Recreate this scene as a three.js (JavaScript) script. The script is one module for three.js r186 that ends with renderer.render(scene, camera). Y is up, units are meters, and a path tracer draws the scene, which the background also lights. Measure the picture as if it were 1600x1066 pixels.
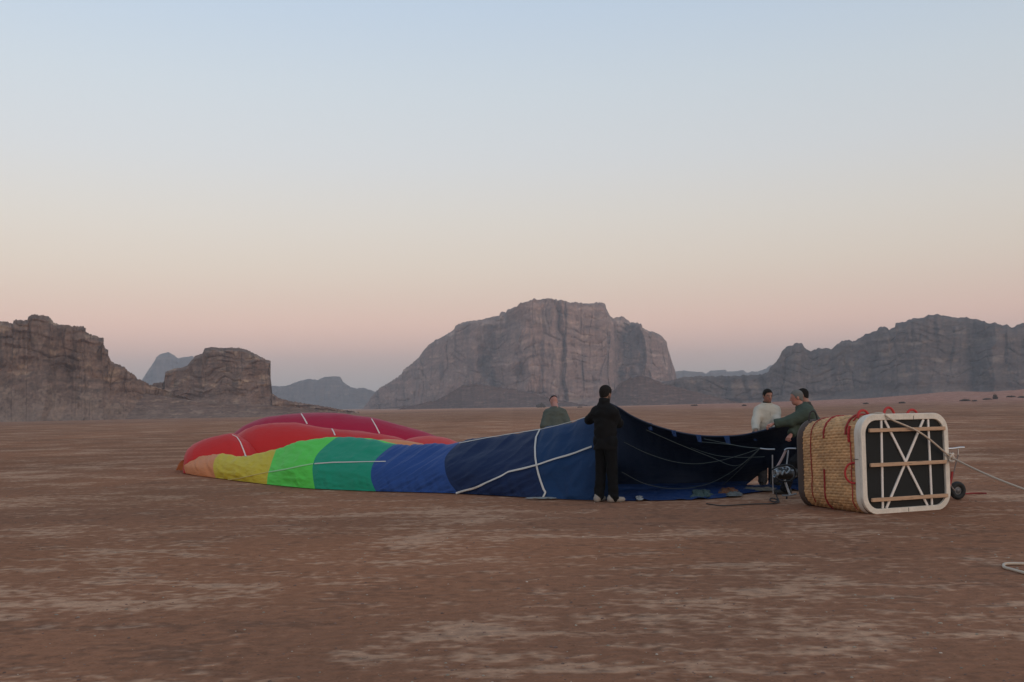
import * as THREE from 'three';
import { mergeGeometries, mergeVertices } from 'three/addons/utils/BufferGeometryUtils.js';
import { RoundedBoxGeometry } from 'three/addons/geometries/RoundedBoxGeometry.js';
import { ImprovedNoise } from 'three/addons/math/ImprovedNoise.js';

// ---------- camera, sky, sun, haze, exposure ----------
const scene = new THREE.Scene();
const EYE = 1.5, F = 1555;
const camera = new THREE.PerspectiveCamera(2 * Math.atan(533 / F) * 180 / Math.PI, 1600 / 1066, 0.1, 12000);
camera.position.set(0, EYE, 0);
camera.rotation.order = 'YXZ';
camera.rotation.set(Math.atan(101 / F), 0, -0.0145);
camera.updateMatrixWorld(true);
const renderer = new THREE.WebGLRenderer({ antialias: true });
renderer.toneMapping = THREE.LinearToneMapping;
renderer.toneMappingExposure = 1.0;
renderer.shadowMap.enabled = true;

const sstep0 = (a, b, x) => { const t = Math.max(0, Math.min(1, (x - a) / (b - a))); return t * t * (3 - 2 * t); };
const lin = (c) => { c /= 255; return c <= 0.04045 ? c / 12.92 : Math.pow((c + 0.055) / 1.055, 2.4); };
const SUN_AZ = Math.PI - 0.62;                 // measured from -z (straight ahead) towards +x: behind the camera, to the right
{
  // clear twilight sky: colours by height above the horizon, the sun still under the horizon behind the camera
  const stops = [[0, 178, 169, 166], [1.4, 187, 176, 169], [2.4, 211, 184, 171], [3.3, 238, 199, 182], [4.6, 249, 209, 189], [6.2, 240, 214, 195], [7.8, 236, 220, 203], [10.5, 230, 223, 213], [14, 219, 222, 224], [18, 209, 219, 227], [22.5, 194, 211, 229], [32, 180, 200, 220], [50, 160, 182, 206], [90, 142, 164, 190]];
  const W = 512, H = 256, data = new Float32Array(W * H * 4);
  const sx = Math.sin(SUN_AZ), sz = -Math.cos(SUN_AZ);
  for (let r = 0; r < H; r++) {
    const el = (r + 0.5) / H * 180 - 90, e = Math.max(0, el);
    let k = 0; while (k < stops.length - 2 && e > stops[k + 1][0]) k++;
    const a = stops[k], b = stops[k + 1], t = Math.min(1, (e - a[0]) / (b[0] - a[0]));
    const base = [1, 2, 3].map((c) => lin(a[c] + (b[c] - a[c]) * t));
    for (let c = 0; c < W; c++) {
      const az = ((c + 0.5) / W - 0.5) * 2 * Math.PI, cosA = Math.cos(az) * sx + Math.sin(az) * sz;
      const d2 = Math.acos(Math.max(-1, Math.min(1, cosA * Math.cos(el * Math.PI / 180)))) / 0.75;
      const glow = el > 0 ? 0.75 * Math.exp(-d2 * d2) * Math.exp(-e / 28) : 0;
      const o = (r * W + c) * 4, anti = 1 + 0.08 * (2 * cosA * cosA - 1) * (1 - sstep0(25, 70, e));
      data[o] = base[0] * anti + glow * 1.0; data[o + 1] = base[1] * anti + glow * 0.72; data[o + 2] = base[2] * anti + glow * 0.45; data[o + 3] = 1;
    }
  }
  const sky = new THREE.DataTexture(data, W, H, THREE.RGBAFormat, THREE.FloatType);
  sky.mapping = THREE.EquirectangularReflectionMapping; sky.magFilter = sky.minFilter = THREE.LinearFilter; sky.needsUpdate = true;
  scene.background = sky; scene.environment = sky;
}
const sun = new THREE.DirectionalLight(new THREE.Color(1, 0.77, 0.6), 0.8);
sun.name = 'sun';
sun.position.set(Math.sin(SUN_AZ) * 60, 10, -16 - Math.cos(SUN_AZ) * 60);
sun.target.position.set(0, 0, -16);
sun.castShadow = true; sun.shadow.radius = 45; sun.shadow.mapSize.set(2048, 2048);
Object.assign(sun.shadow.camera, { left: -25, right: 25, top: 25, bottom: -25, near: 1, far: 140 });
scene.add(sun, sun.target);
scene.fog = new THREE.FogExp2(new THREE.Color(0.88, 0.92, 1.0), 0.00036);

// ---------- helpers ----------
const V = (x, y, z) => new THREE.Vector3(x, y, z);
const lerp = (a, b, t) => a + (b - a) * t, clamp = (x, a, b) => Math.max(a, Math.min(b, x));
const sstep = (a, b, x) => { const t = clamp((x - a) / (b - a), 0, 1); return t * t * (3 - 2 * t); };
function rng(seed) { let s = seed | 0; return () => { s = (s + 0x6d2b79f5) | 0; let t = Math.imul(s ^ (s >>> 15), 1 | s); t = (t + Math.imul(t ^ (t >>> 7), 61 | t)) ^ t; return ((t ^ (t >>> 14)) >>> 0) / 4294967296; }; }
const PN = new ImprovedNoise(), noise = (x, y, z) => PN.noise(x + 512.3, y + 301.7, z + 777.1);
function fbm(x, y, z, n = 4, g = 0.5) { let s = 0, a = 1, t = 0; for (let i = 0; i < n; i++) { s += a * noise(x, y, z); t += a; x *= 2.03; y *= 2.03; z *= 2.03; a *= g; } return s / t; }
const rayDir = (px, py) => V((px - 800) / F, (533 - py) / F, -1).applyQuaternion(camera.quaternion);
const at = (px, py, D) => { const d = rayDir(px, py); return d.multiplyScalar(D / -d.z).add(camera.position); };   // a point D metres ahead
const ground = (px, py) => { const d = rayDir(px, py); return d.multiplyScalar(EYE / -d.y).add(camera.position); };  // where a sight line meets the flat plain
const toPixel = (p) => { const q = p.clone().applyMatrix4(camera.matrixWorldInverse); return [800 + F * q.x / -q.z, 533 - F * q.y / -q.z]; };
const used = {};
const numbered = (n) => { const k = (used[n] = (used[n] ?? -1) + 1); return k ? n + '_' + String(k).padStart(3, '0') : n; };
function tag(o, label, category, group, kind) { o.userData.label = label; o.userData.category = category; if (group) o.userData.group = group; if (kind) o.userData.kind = kind; return o; }
function thing(name, label, category, pos = V(0, 0, 0), yaw = 0, group) { const o = new THREE.Group(); o.name = numbered(name); o.position.copy(pos); o.rotation.y = yaw; scene.add(o); return tag(o, label, category, group); }
function part(name, geo, mat, parent, label) { const m = new THREE.Mesh(geo, mat); m.name = name; m.castShadow = m.receiveShadow = true; parent.add(m); if (label) m.userData.label = label; return m; }
function single(name, geo, mat, label, category, group, kind) { const m = part(numbered(name), geo, mat, scene); return tag(m, label, category, group, kind); }
const std = (r, g, b, rough = 0.8, extra = {}) => new THREE.MeshStandardMaterial({ color: new THREE.Color().setRGB(r, g, b), roughness: rough, side: THREE.DoubleSide, ...extra });
const phys = (r, g, b, rough = 0.8, extra = {}) => new THREE.MeshPhysicalMaterial({ color: new THREE.Color().setRGB(r, g, b), roughness: rough, side: THREE.DoubleSide, ...extra });
function grid(nu, nv, fn, col) {           // fn(i, j) -> Vector3, col(i, j, p) -> [r, g, b]
  const pos = new Float32Array((nu + 1) * (nv + 1) * 3), uv = new Float32Array((nu + 1) * (nv + 1) * 2), c = col ? new Float32Array(pos.length) : null, idx = [];
  let k = 0;
  for (let j = 0; j <= nv; j++) for (let i = 0; i <= nu; i++, k++) {
    const p = fn(i, j); pos[k * 3] = p.x; pos[k * 3 + 1] = p.y; pos[k * 3 + 2] = p.z; uv[k * 2] = p.u ?? i / nu; uv[k * 2 + 1] = p.v ?? j / nv;
    if (c) { const q = col(i, j, p); c[k * 3] = q[0]; c[k * 3 + 1] = q[1]; c[k * 3 + 2] = q[2]; }
    if (i < nu && j < nv) idx.push(k, k + 1, k + nu + 2, k, k + nu + 2, k + nu + 1);
  }
  const g = new THREE.BufferGeometry();
  g.setAttribute('position', new THREE.BufferAttribute(pos, 3)); g.setAttribute('uv', new THREE.BufferAttribute(uv, 2));
  if (c) g.setAttribute('color', new THREE.BufferAttribute(c, 3));
  g.setIndex(idx); g.computeVertexNormals(); return g;
}
function along(pts, n, key = (p) => p) {     // n + 1 evenly spaced samples of a polyline of number arrays
  const len = [0]; for (let i = 1; i < pts.length; i++) len.push(len[i - 1] + Math.hypot(pts[i][0] - pts[i - 1][0], pts[i][1] - pts[i - 1][1]));
  const out = []; let k = 0;
  for (let i = 0; i <= n; i++) { const s = len[len.length - 1] * i / n; while (k < pts.length - 2 && len[k + 1] < s) k++; const t = (s - len[k]) / Math.max(1e-9, len[k + 1] - len[k]); out.push(pts[k].map((a, c) => lerp(a, pts[k + 1][c], t))); }
  return out;
}
const tube = (pts, r, seg = 40, rad = 8, closed = false) => new THREE.TubeGeometry(new THREE.CatmullRomCurve3(pts, closed, 'centripetal'), seg, r, rad, closed);
function bar(a, b, r, rad = 10) { const d = b.clone().sub(a), g = new THREE.CylinderGeometry(r, r, d.length(), rad); g.applyQuaternion(new THREE.Quaternion().setFromUnitVectors(V(0, 1, 0), d.clone().normalize())); g.translate((a.x + b.x) / 2, (a.y + b.y) / 2, (a.z + b.z) / 2); return g; }
const merge = (list) => mergeGeometries(list.map((g) => { const h = g.index ? g.toNonIndexed() : g; for (const n of Object.keys(h.attributes)) if (!['position', 'normal', 'uv'].includes(n)) h.deleteAttribute(n); return h; }));
function box(w, h, d, x, y, z, r = 0.006) { const g = new RoundedBoxGeometry(w, h, d, 2, Math.min(r, w / 2.2, h / 2.2, d / 2.2)); g.translate(x, y, z); return g; }

// ---------- ground ----------
function tileNoise(seed) {                   // periodic gradient noise
  const r = rng(seed), perm = new Uint16Array(1024), gx = new Float32Array(512), gy = new Float32Array(512);
  for (let i = 0; i < 512; i++) { perm[i] = i; const a = r() * 6.2832; gx[i] = Math.cos(a); gy[i] = Math.sin(a); }
  for (let i = 511; i > 0; i--) { const j = Math.floor(r() * (i + 1)), t = perm[i]; perm[i] = perm[j]; perm[j] = t; }
  for (let i = 0; i < 512; i++) perm[512 + i] = perm[i];
  return (x, y, px, py) => {
    const xi = Math.floor(x), yi = Math.floor(y), fx = x - xi, fy = y - yi, u = fx * fx * fx * (fx * (fx * 6 - 15) + 10), v = fy * fy * fy * (fy * (fy * 6 - 15) + 10);
    const x0 = ((xi % px) + px) % px, x1 = (x0 + 1) % px, y0 = ((yi % py) + py) % py, y1 = (y0 + 1) % py;
    const d = (a, b, dx, dy) => { const k = perm[perm[a & 511] + (b & 511)] & 511; return gx[k] * dx + gy[k] * dy; };
    const a = d(x0, y0, fx, fy), b = d(x1, y0, fx - 1, fy), c = d(x0, y1, fx, fy - 1), e = d(x1, y1, fx - 1, fy - 1);
    return 1.5 * (a + (b - a) * u + (c - a) * v + (a - b - c + e) * u * v);
  };
}
const TILE = 24;
function groundTextures(N = 2048) {
  const n1 = tileNoise(11), n2 = tileNoise(23), n3 = tileNoise(37), col = new Uint8Array(N * N * 4), bmp = new Uint8Array(N * N * 4), rnd = rng(5);
  const fb = (f, u, v, p, k, oct, g) => { let s = 0, a = 1, t = 0; for (let i = 0; i < oct; i++) { s += a * f(u * p, v * k, p, k); t += a; p *= 2; k *= 2; a *= g; } return s / t; };
  for (let y = 0; y < N; y++) for (let x = 0; x < N; x++) {
    const u = x / N, v = y / N, o = (y * N + x) * 4;
    const big = fb(n1, u, v, 7, 13, 3, 0.6), mid = fb(n2, u, v, 30, 66, 5, 0.72), fine = fb(n3, u, v, 180, 240, 2, 0.7), hue = fb(n3, u, v, 5, 6, 2, 0.5);
    const sand = sstep(-0.03, 0.47, big * 0.78 + mid * 0.95 + fine * 0.35);            // wind-blown pale sand lying in the crust
    const dark = sstep(0.05, 0.5, -big * 0.5 + mid * 0.9 - fine * 0.3);
    const sp = rnd(), g = (rnd() - 0.5) * 0.16 + fine * 0.22;
    let r = 0.295 + hue * 0.04, gg = 0.137 + hue * 0.01, b = 0.079;
    r = lerp(r, 0.54, sand * 0.66); gg = lerp(gg, 0.325, sand * 0.66); b = lerp(b, 0.21, sand * 0.66);
    r *= 1 - dark * 0.24; gg *= 1 - dark * 0.2; b *= 1 - dark * 0.15;
    let m = 1 + g; if (sp > 0.993) m *= 1.5; else if (sp < 0.012) m *= 0.62;
    for (const [c, val] of [[0, r], [1, gg], [2, b]]) { const L = clamp(val * m, 0, 1); col[o + c] = 255 * (L <= 0.0031308 ? L * 12.92 : 1.055 * Math.pow(L, 1 / 2.4) - 0.055); }
    col[o + 3] = 255;
    const h = 0.5 + mid * 0.22 + fine * 0.3 + (sand - 0.5) * 0.12 + (sp > 0.985 ? 0.2 : 0) + (rnd() - 0.5) * 0.1;
    bmp[o] = bmp[o + 1] = bmp[o + 2] = 255 * clamp(h, 0, 1); bmp[o + 3] = 255;
  }
  const T = (d, srgb) => { const t = new THREE.DataTexture(d, N, N); t.wrapS = t.wrapT = THREE.RepeatWrapping; t.magFilter = THREE.LinearFilter; t.minFilter = THREE.LinearMipmapLinearFilter; t.generateMipmaps = true; if (srgb) t.colorSpace = THREE.SRGBColorSpace; t.needsUpdate = true; return t; };
  return [T(col, true), T(bmp)];
}
const crest = [[300, 0], [800, 0], [1000, 0.4], [1150, 0.9], [1340, 2.3], [1440, 3.6], [1600, 4.9], [2200, 5.5], [4000, 5.5]];
function groundY(x, z) {
  const r = Math.hypot(x, z); if (z > -30) return 0;
  const px = 800 + F * x / -z;
  let k = 0; while (k < crest.length - 2 && px > crest[k + 1][0]) k++;
  const A = clamp(lerp(crest[k][1], crest[k + 1][1], clamp((px - crest[k][0]) / (crest[k + 1][0] - crest[k][0]), 0, 1)), 0, 6);
  const left = 1 - sstep(350, 750, px);
  return A * sstep(210, 420, r) * (1 + 0.25 * noise(px / 90, r / 90, 3)) - 1.25 * left * sstep(70, 340, r) + 0.05 * noise(x / 9, z / 14, 5) * sstep(35, 80, r);
}
function groundHit(px, py) { const d = rayDir(px, py); let t = 20; for (; t < 3000; t *= 1.004) { const p = d.clone().multiplyScalar(t).add(camera.position); if (p.y <= groundY(p.x, p.z)) return p; } return d.multiplyScalar(600).add(camera.position); }
{
  const rs = [0.01]; for (let r = 1.5; r < 2500; r *= r < 60 ? 1.03 : 1.022) rs.push(r);
  const as = []; for (let i = 0; i <= 420; i++) as.push(-0.62 + 1.24 * i / 420); for (let i = 1; i <= 70; i++) as.push(0.62 + (2 * Math.PI - 1.24) * i / 70);
  const g = grid(as.length - 1, rs.length - 1, (i, j) => {
    const a = as[i], r = rs[j], x = Math.sin(a) * r, z = -Math.cos(a) * r, p = V(x, groundY(x, z), z); p.u = x / TILE; p.v = -z / TILE; return p;
  }, (i, j, p) => {
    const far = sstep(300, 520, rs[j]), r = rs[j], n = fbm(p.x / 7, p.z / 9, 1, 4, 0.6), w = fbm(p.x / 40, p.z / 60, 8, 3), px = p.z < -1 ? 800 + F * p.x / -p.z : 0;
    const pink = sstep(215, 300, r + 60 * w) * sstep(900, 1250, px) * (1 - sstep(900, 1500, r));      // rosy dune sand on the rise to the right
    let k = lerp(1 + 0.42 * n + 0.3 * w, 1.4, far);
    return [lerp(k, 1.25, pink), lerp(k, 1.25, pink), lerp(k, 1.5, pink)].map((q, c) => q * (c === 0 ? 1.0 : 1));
  });
  g.setIndex(Array.from(g.index.array)); 
  const [map, bumpMap] = groundTextures();
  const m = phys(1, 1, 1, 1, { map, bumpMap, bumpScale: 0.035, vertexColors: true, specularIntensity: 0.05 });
  const o = single('ground', g, m, 'flat desert plain of reddish brown gravel with pale sand streaks', 'desert ground', null, 'structure');
}
// loose pebbles on the near plain: nobody could count them
{
  const r = rng(77), geo = new THREE.IcosahedronGeometry(1, 1); { const p = geo.attributes.position; for (let i = 0; i < p.count; i++) { const q = V(p.getX(i), p.getY(i), p.getZ(i)), k = 1 + 0.28 * noise(q.x * 1.7, q.y * 1.7, q.z * 1.7); p.setXYZ(i, q.x * k, q.y * k * 0.6, q.z * k); } geo.computeVertexNormals(); }
  const N = 5200, im = new THREE.InstancedMesh(geo, std(1, 1, 1, 0.9), N), M = new THREE.Matrix4(), c = new THREE.Color(); im.name = 'gravel';
  for (let i = 0; i < N; i++) {
    const d = 4.2 + 17 * Math.pow(r(), 1.3), a = (r() - 0.5) * 1.2, x = Math.tan(a) * d, s = 0.0035 + 0.009 * Math.pow(r(), 4);
    M.compose(V(x, s * 0.15, -d), new THREE.Quaternion().setFromAxisAngle(V(0, 1, 0), r() * 6.28), V(s * (0.8 + r() * 0.6), s * (0.7 + r() * 0.4), s));
    im.setMatrixAt(i, M); const t = r(), k = 0.7 + 0.6 * r(); im.setColorAt(i, t < 0.65 ? c.setRGB(0.17 * k, 0.1 * k, 0.075 * k) : t < 0.96 ? c.setRGB(0.26 * k, 0.21 * k, 0.155 * k) : c.setRGB(0.42 * k, 0.34 * k, 0.27 * k));
  }
  im.castShadow = im.receiveShadow = true; scene.add(im); tag(im, 'small loose pebbles scattered over the near desert plain', 'gravel', null, 'stuff');
}

// ---------- mountains ----------
const lineAt0 = (L, x) => { let k = 0; while (k < L.length - 2 && x > L[k + 1][0]) k++; return lerp(L[k][1], L[k + 1][1], clamp((x - L[k][0]) / (L[k + 1][0] - L[k][0]), 0, 1)); };
const rockMat = phys(1, 1, 1, 1, { vertexColors: true, specularIntensity: 0.05 });
// A massif: its skyline is measured (profile), its face is a talus slope under a fluted, layered cliff, its back falls away behind.
function massif(name, label, o) {
  const { D, profile, n = 300, m = 90, talus = 0.25, talusRun = 0.55, cliffRun = 0.22, flute = 0.07, strata = 0.02, scale = 1, seed = 0, bend = 0.5, base = -3, back = 0.9, tones, cap = 0.9, rough = 1.3, relief = [[0, 0], [1600, 0]], foot = 0 } = o;  // foot: strength of the mist tint painted on the lower slope
  const pr = along(profile, n), R = rng(seed + 1), T = [], spacing = [];
  const W = (profile[profile.length - 1][0] - profile[0][0]) / F * D;
  const Dk = (px) => { if (typeof D === 'function') return D(px); const t = (px - profile[0][0]) / (profile[profile.length - 1][0] - profile[0][0]) * 2 - 1; return D + bend * W * 0.25 * t * t; };
  let s = 0;
  for (let i = 0; i <= n; i++) {
    const [px, py] = pr[i], p = at(px, py + rough * noise(i * 0.37, seed * 3.1, 0.5) + rough * 0.7 * noise(i * 0.9, seed, 4), Dk(px)); if (i) s += p.distanceTo(T[i - 1]); p.s = s; T.push(p);
  }
  const dirs = T.map((p) => V(-p.x, 0, -p.z).normalize()), Hm = Math.max(...T.map((p) => p.y - base)), L = Hm / scale;
  const mb = Math.round(m * 0.25);
  const g = grid(n, m + mb, (i, j) => {
    const t = T[i], H = Math.max(0.3, t.y - base), d = dirs[i];
    if (j > m) {      // the far side
      const q = (j - m) / mb, y = base + H * (1 - Math.pow(q, 1.6)), k = -back * H * q + 0.08 * H * noise(t.s / L * 4, q * 3, seed);
      return V(t.x + d.x * k, y, t.z + d.z * k);
    }
    const v = j / m, y = base + H * v, yy = y / L, xx = t.s / L;
    let run;
    if (v < talus) run = lerp(talusRun + cliffRun, cliffRun, Math.pow(v / talus, 0.75)); else if (v < cap) run = cliffRun * (1 - 0.6 * (v - talus) / (cap - talus)); else run = cliffRun * 0.4 * (1 - Math.pow((v - cap) / (1 - cap), 2));
    const inCliff = sstep(talus * 0.6, talus * 1.25, v) * (1 - 0.55 * sstep(cap, 1, v)), top = 1 - sstep(0.93, 1, v) * 0.9;
    const wx = xx + 0.08 * noise(xx * 3, yy * 3, seed + 9);
    const col = Math.pow(Math.abs(noise(wx * 3.2, yy * 0.35, seed + 1)), 0.7) * 1.3 + 0.55 * Math.abs(noise(wx * 8, yy * 0.8, seed + 2)) + 0.25 * Math.abs(noise(wx * 21, yy * 2.4, seed + 3));
    const big = noise(wx * 1.3, yy * 0.3, seed + 4) * 1.5;
    const lay = yy * 12 + 2.2 * noise(xx * 1.7, yy * 1.6, seed + 5) + 0.5 * noise(xx * 7, yy * 5, seed + 7), led = (lay - Math.floor(lay)); const ledge = (led < 0.25 ? led / 0.25 : 1 - (led - 0.25) / 0.75) * Math.max(0, 0.25 + 1.4 * noise(xx * 5, Math.floor(lay) * 1.7, seed));
    const rel = lineAt0(relief, toPixel(t)[0] + 20 * noise(xx * 2.2, yy * 2.6, seed + 70) + 8 * noise(xx * 6, yy * 7, seed + 71));
    const crack = 1 - sstep(0, 0.07, Math.abs(noise(wx * 4.6, yy * 1.1, seed + 72))), crack2 = 1 - sstep(0, 0.09, Math.abs(noise(wx * 13, yy * 3.2, seed + 73))), bed = (1 - sstep(0, 0.16, Math.abs(led - 0.9))) * sstep(-0.1, 0.25, noise(xx * 3, Math.floor(lay) * 2.3, seed + 74));
    const lump = fbm(xx * 7, yy * 7, seed + 6, 4, 0.55);
    let k = run * H + Hm * top * rel * Math.min(1, H / Hm * 1.5) + Hm * top * (inCliff * (flute * (col + big) + strata * ledge - 0.023 * crack - 0.013 * crack2 - 0.026 * bed) + (0.03 + 0.02 * (1 - inCliff)) * lump);
    return V(t.x + d.x * k, y, t.z + d.z * k);
  }, (i, j, p) => {
    const t = T[i], xx = t.s / L, yy = p.y / L, H = Math.max(0.3, t.y - base), v = Math.min(1, j / m);
    const [A, B, C] = tones, n1 = fbm(xx * 5, yy * 9, seed + 20, 4, 0.6), n2 = fbm(xx * 9, yy * 2.2, seed + 30, 4, 0.6), n3 = noise(xx * 1.5, yy * 26 + 2 * n1, seed + 40), n4 = fbm(xx * 30, yy * 46, seed + 50, 2, 0.7);
    const mistTint = foot * sstep(0.1, 0.17, talus * 0.75 - v + 0.55 * n1 + 0.3 * n4);  // pale mist at the slope base, painted into the rock colour in a sand tone
    const pale = sstep(0.06, 0.4, n1 * 0.9 + n3 * 0.28), cl = sstep(talus * 0.7, talus * 1.2, v), dark = lerp(sstep(0.02, 0.3, fbm(xx * 7, yy * 15, seed + 60, 3)) * 0.8, sstep(0.0, 0.3, n2), cl), n5 = noise(xx * 70, yy * 110, seed + 80), k = 1 + 0.45 * n3 + 0.6 * n4 + 0.22 * n5;
    return [0, 1, 2].map((c) => lerp(lerp(lerp(A[c], B[c], pale * 0.7), C[c], dark * 0.55), [0.26, 0.175, 0.13][c], mistTint * 0.7) * lerp(k, 1, mistTint * 0.25));
  });
  const o2 = single(name, g, rockMat, label, 'mountain', null, 'structure'); return o2;
}
const RED = [[0.27, 0.165, 0.13], [0.46, 0.31, 0.235], [0.12, 0.085, 0.075]], GREY = [[0.125, 0.09, 0.077], [0.23, 0.165, 0.125], [0.06, 0.05, 0.048]], SANDY = [[0.13, 0.08, 0.066], [0.22, 0.14, 0.11], [0.06, 0.044, 0.04]], BROWN = [[0.14, 0.094, 0.075], [0.24, 0.165, 0.125], [0.075, 0.058, 0.05]];

massif('mountain', 'tall broad sandstone mountain with sheer fluted cliffs in the middle distance', {
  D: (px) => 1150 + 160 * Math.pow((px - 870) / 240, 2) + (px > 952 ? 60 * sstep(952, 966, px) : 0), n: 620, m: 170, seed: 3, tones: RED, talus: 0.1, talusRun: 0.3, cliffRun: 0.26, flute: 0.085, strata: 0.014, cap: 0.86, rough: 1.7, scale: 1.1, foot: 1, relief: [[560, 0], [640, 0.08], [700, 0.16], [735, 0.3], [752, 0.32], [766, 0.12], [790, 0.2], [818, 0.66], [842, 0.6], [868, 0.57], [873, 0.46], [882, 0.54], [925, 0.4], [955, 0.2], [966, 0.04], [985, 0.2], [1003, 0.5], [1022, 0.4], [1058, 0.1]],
  profile: [[566, 640], [585, 614], [597, 604], [612, 596], [628, 584], [630, 578], [645, 567], [655, 558], [661, 549], [668, 541], [680, 532], [690, 527], [700, 521], [710, 515], [712, 508], [722, 505], [742, 501], [752, 500], [766, 496], [780, 493], [783, 487], [790, 489], [793, 484], [806, 481], [813, 476], [826, 474], [833, 470], [845, 470], [852, 468], [862, 468], [872, 470], [880, 470], [890, 474], [899, 473], [906, 474], [922, 475], [930, 474], [940, 473], [946, 476], [948, 484], [953, 493], [958, 498], [962, 496], [966, 495], [974, 495], [981, 500], [984, 504], [995, 505], [1003, 508], [1004, 514], [1012, 517], [1030, 522], [1036, 528], [1042, 534], [1043, 543], [1046, 552], [1050, 565], [1055, 580], [1057, 590], [1062, 612], [1070, 636]] });
massif('mountain', 'long dark jagged mountain range behind the basket at the right', {
  D: (px) => 880 - 0.12 * (px - 1200), n: 620, m: 120, seed: 17, tones: GREY, talus: 0.2, talusRun: 0.4, cliffRun: 0.4, flute: 0.1, strata: 0.02, cap: 0.8, rough: 1.9, base: -1, relief: [[1190, 0], [1215, 0.12], [1262, 0.02], [1330, 0.16], [1420, 0.42], [1445, 0.4], [1508, 0.16], [1522, 0.12], [1550, 0.34], [1592, 0.14], [1600, 0.1], [1700, 0.3]],
  profile: [[1000, 632], [1012, 606], [1030, 598], [1050, 594], [1070, 589], [1100, 588], [1130, 588], [1160, 587], [1185, 586], [1200, 582], [1204, 574], [1213, 565], [1218, 557], [1225, 544], [1235, 540], [1246, 536], [1254, 537], [1257, 543], [1266, 549], [1277, 545], [1290, 544], [1300, 545], [1308, 538], [1318, 532], [1326, 531], [1332, 534], [1346, 528], [1352, 522], [1360, 520], [1371, 517], [1374, 511], [1384, 511], [1390, 515], [1398, 512], [1400, 506], [1412, 503], [1425, 498], [1443, 497], [1450, 493], [1462, 492], [1476, 493], [1488, 496], [1500, 497], [1510, 496], [1522, 499], [1536, 501], [1545, 506], [1554, 504], [1562, 508], [1574, 507], [1580, 513], [1585, 511], [1590, 507], [1600, 506], [1640, 500], [1700, 512], [1800, 530], [1900, 560], [2000, 610]] });
massif('mountain', 'near brown layered rock mountain with stepped cliff at the left edge', {
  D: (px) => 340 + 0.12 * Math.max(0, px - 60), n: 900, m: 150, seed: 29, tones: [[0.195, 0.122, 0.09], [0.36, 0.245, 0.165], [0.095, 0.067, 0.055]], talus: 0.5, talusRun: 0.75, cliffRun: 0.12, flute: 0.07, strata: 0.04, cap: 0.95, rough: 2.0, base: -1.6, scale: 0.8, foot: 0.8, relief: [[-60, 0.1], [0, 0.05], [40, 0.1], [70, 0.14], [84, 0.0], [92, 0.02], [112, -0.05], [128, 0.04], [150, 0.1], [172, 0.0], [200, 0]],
  profile: [[-330, 640], [-260, 590], [-200, 540], [-120, 515], [-60, 506], [0, 503], [8, 502], [20, 506], [21, 501], [42, 500], [44, 495], [52, 491], [64, 493], [74, 494], [82, 500], [83, 504], [92, 507], [110, 509], [130, 510], [134, 513], [132, 517], [140, 523], [152, 526], [162, 528], [159, 537], [162, 540], [165, 546], [169, 546], [168, 553], [172, 562], [180, 569], [194, 573], [200, 580], [210, 585], [214, 592], [222, 594], [240, 604], [270, 614], [300, 624], [330, 634], [350, 650], [356, 656]] });
massif('mesa', 'small flat topped brown mesa with overhanging right rim at the left', {
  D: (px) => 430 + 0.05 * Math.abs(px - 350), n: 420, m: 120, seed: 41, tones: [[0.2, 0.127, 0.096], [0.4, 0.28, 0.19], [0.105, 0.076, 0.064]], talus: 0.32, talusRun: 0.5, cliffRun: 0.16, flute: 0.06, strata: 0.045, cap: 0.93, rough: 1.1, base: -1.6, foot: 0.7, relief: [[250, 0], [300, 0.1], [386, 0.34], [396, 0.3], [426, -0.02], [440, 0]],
  profile: [[200, 652], [225, 612], [240, 599], [256, 597], [258, 582], [268, 577], [280, 575], [292, 572], [302, 560], [305, 556], [316, 553], [320, 544], [334, 543], [345, 544], [360, 543], [374, 544], [390, 549], [404, 556], [416, 562], [423, 564], [421, 570], [421, 580], [424, 600], [425, 614], [436, 622], [455, 627], [500, 634], [540, 641], [575, 646]] });
massif('mountain', 'hazy blue rock peak between the two brown hills at the left', {
  D: (px) => 2300, n: 160, m: 60, seed: 53, tones: GREY, talus: 0.3, flute: 0.09, rough: 0.8, base: -3,
  profile: [[196, 640], [210, 612], [224, 590], [232, 578], [242, 563], [244, 558], [252, 553], [262, 550], [270, 554], [278, 560], [290, 558], [300, 556], [315, 565], [340, 600], [360, 640]] });
massif('mountain', 'low hazy blue hills between the mesa and the central mountain', {
  D: (px) => 2150, n: 240, m: 60, seed: 67, tones: GREY, talus: 0.3, flute: 0.09, rough: 0.9, base: -3,
  profile: [[380, 640], [405, 612], [426, 603], [440, 604], [452, 601], [472, 594], [484, 592], [496, 594], [508, 589], [520, 588], [532, 589], [536, 597], [548, 605], [556, 607], [566, 606], [575, 608], [590, 614], [620, 622], [680, 634], [700, 640]] });
massif('mountain', 'distant pale blue ridge low on the skyline right of the central mountain', {
  D: (px) => 2350, n: 240, m: 50, seed: 71, tones: GREY, talus: 0.3, flute: 0.09, rough: 0.9, base: -3,
  profile: [[1010, 630], [1040, 588], [1056, 580], [1066, 579], [1085, 581], [1097, 581], [1103, 584], [1110, 579], [1134, 578], [1136, 581], [1150, 580], [1161, 578], [1167, 583], [1175, 580], [1182, 581], [1195, 577], [1204, 571], [1230, 566], [1300, 580], [1340, 620]] });
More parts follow.
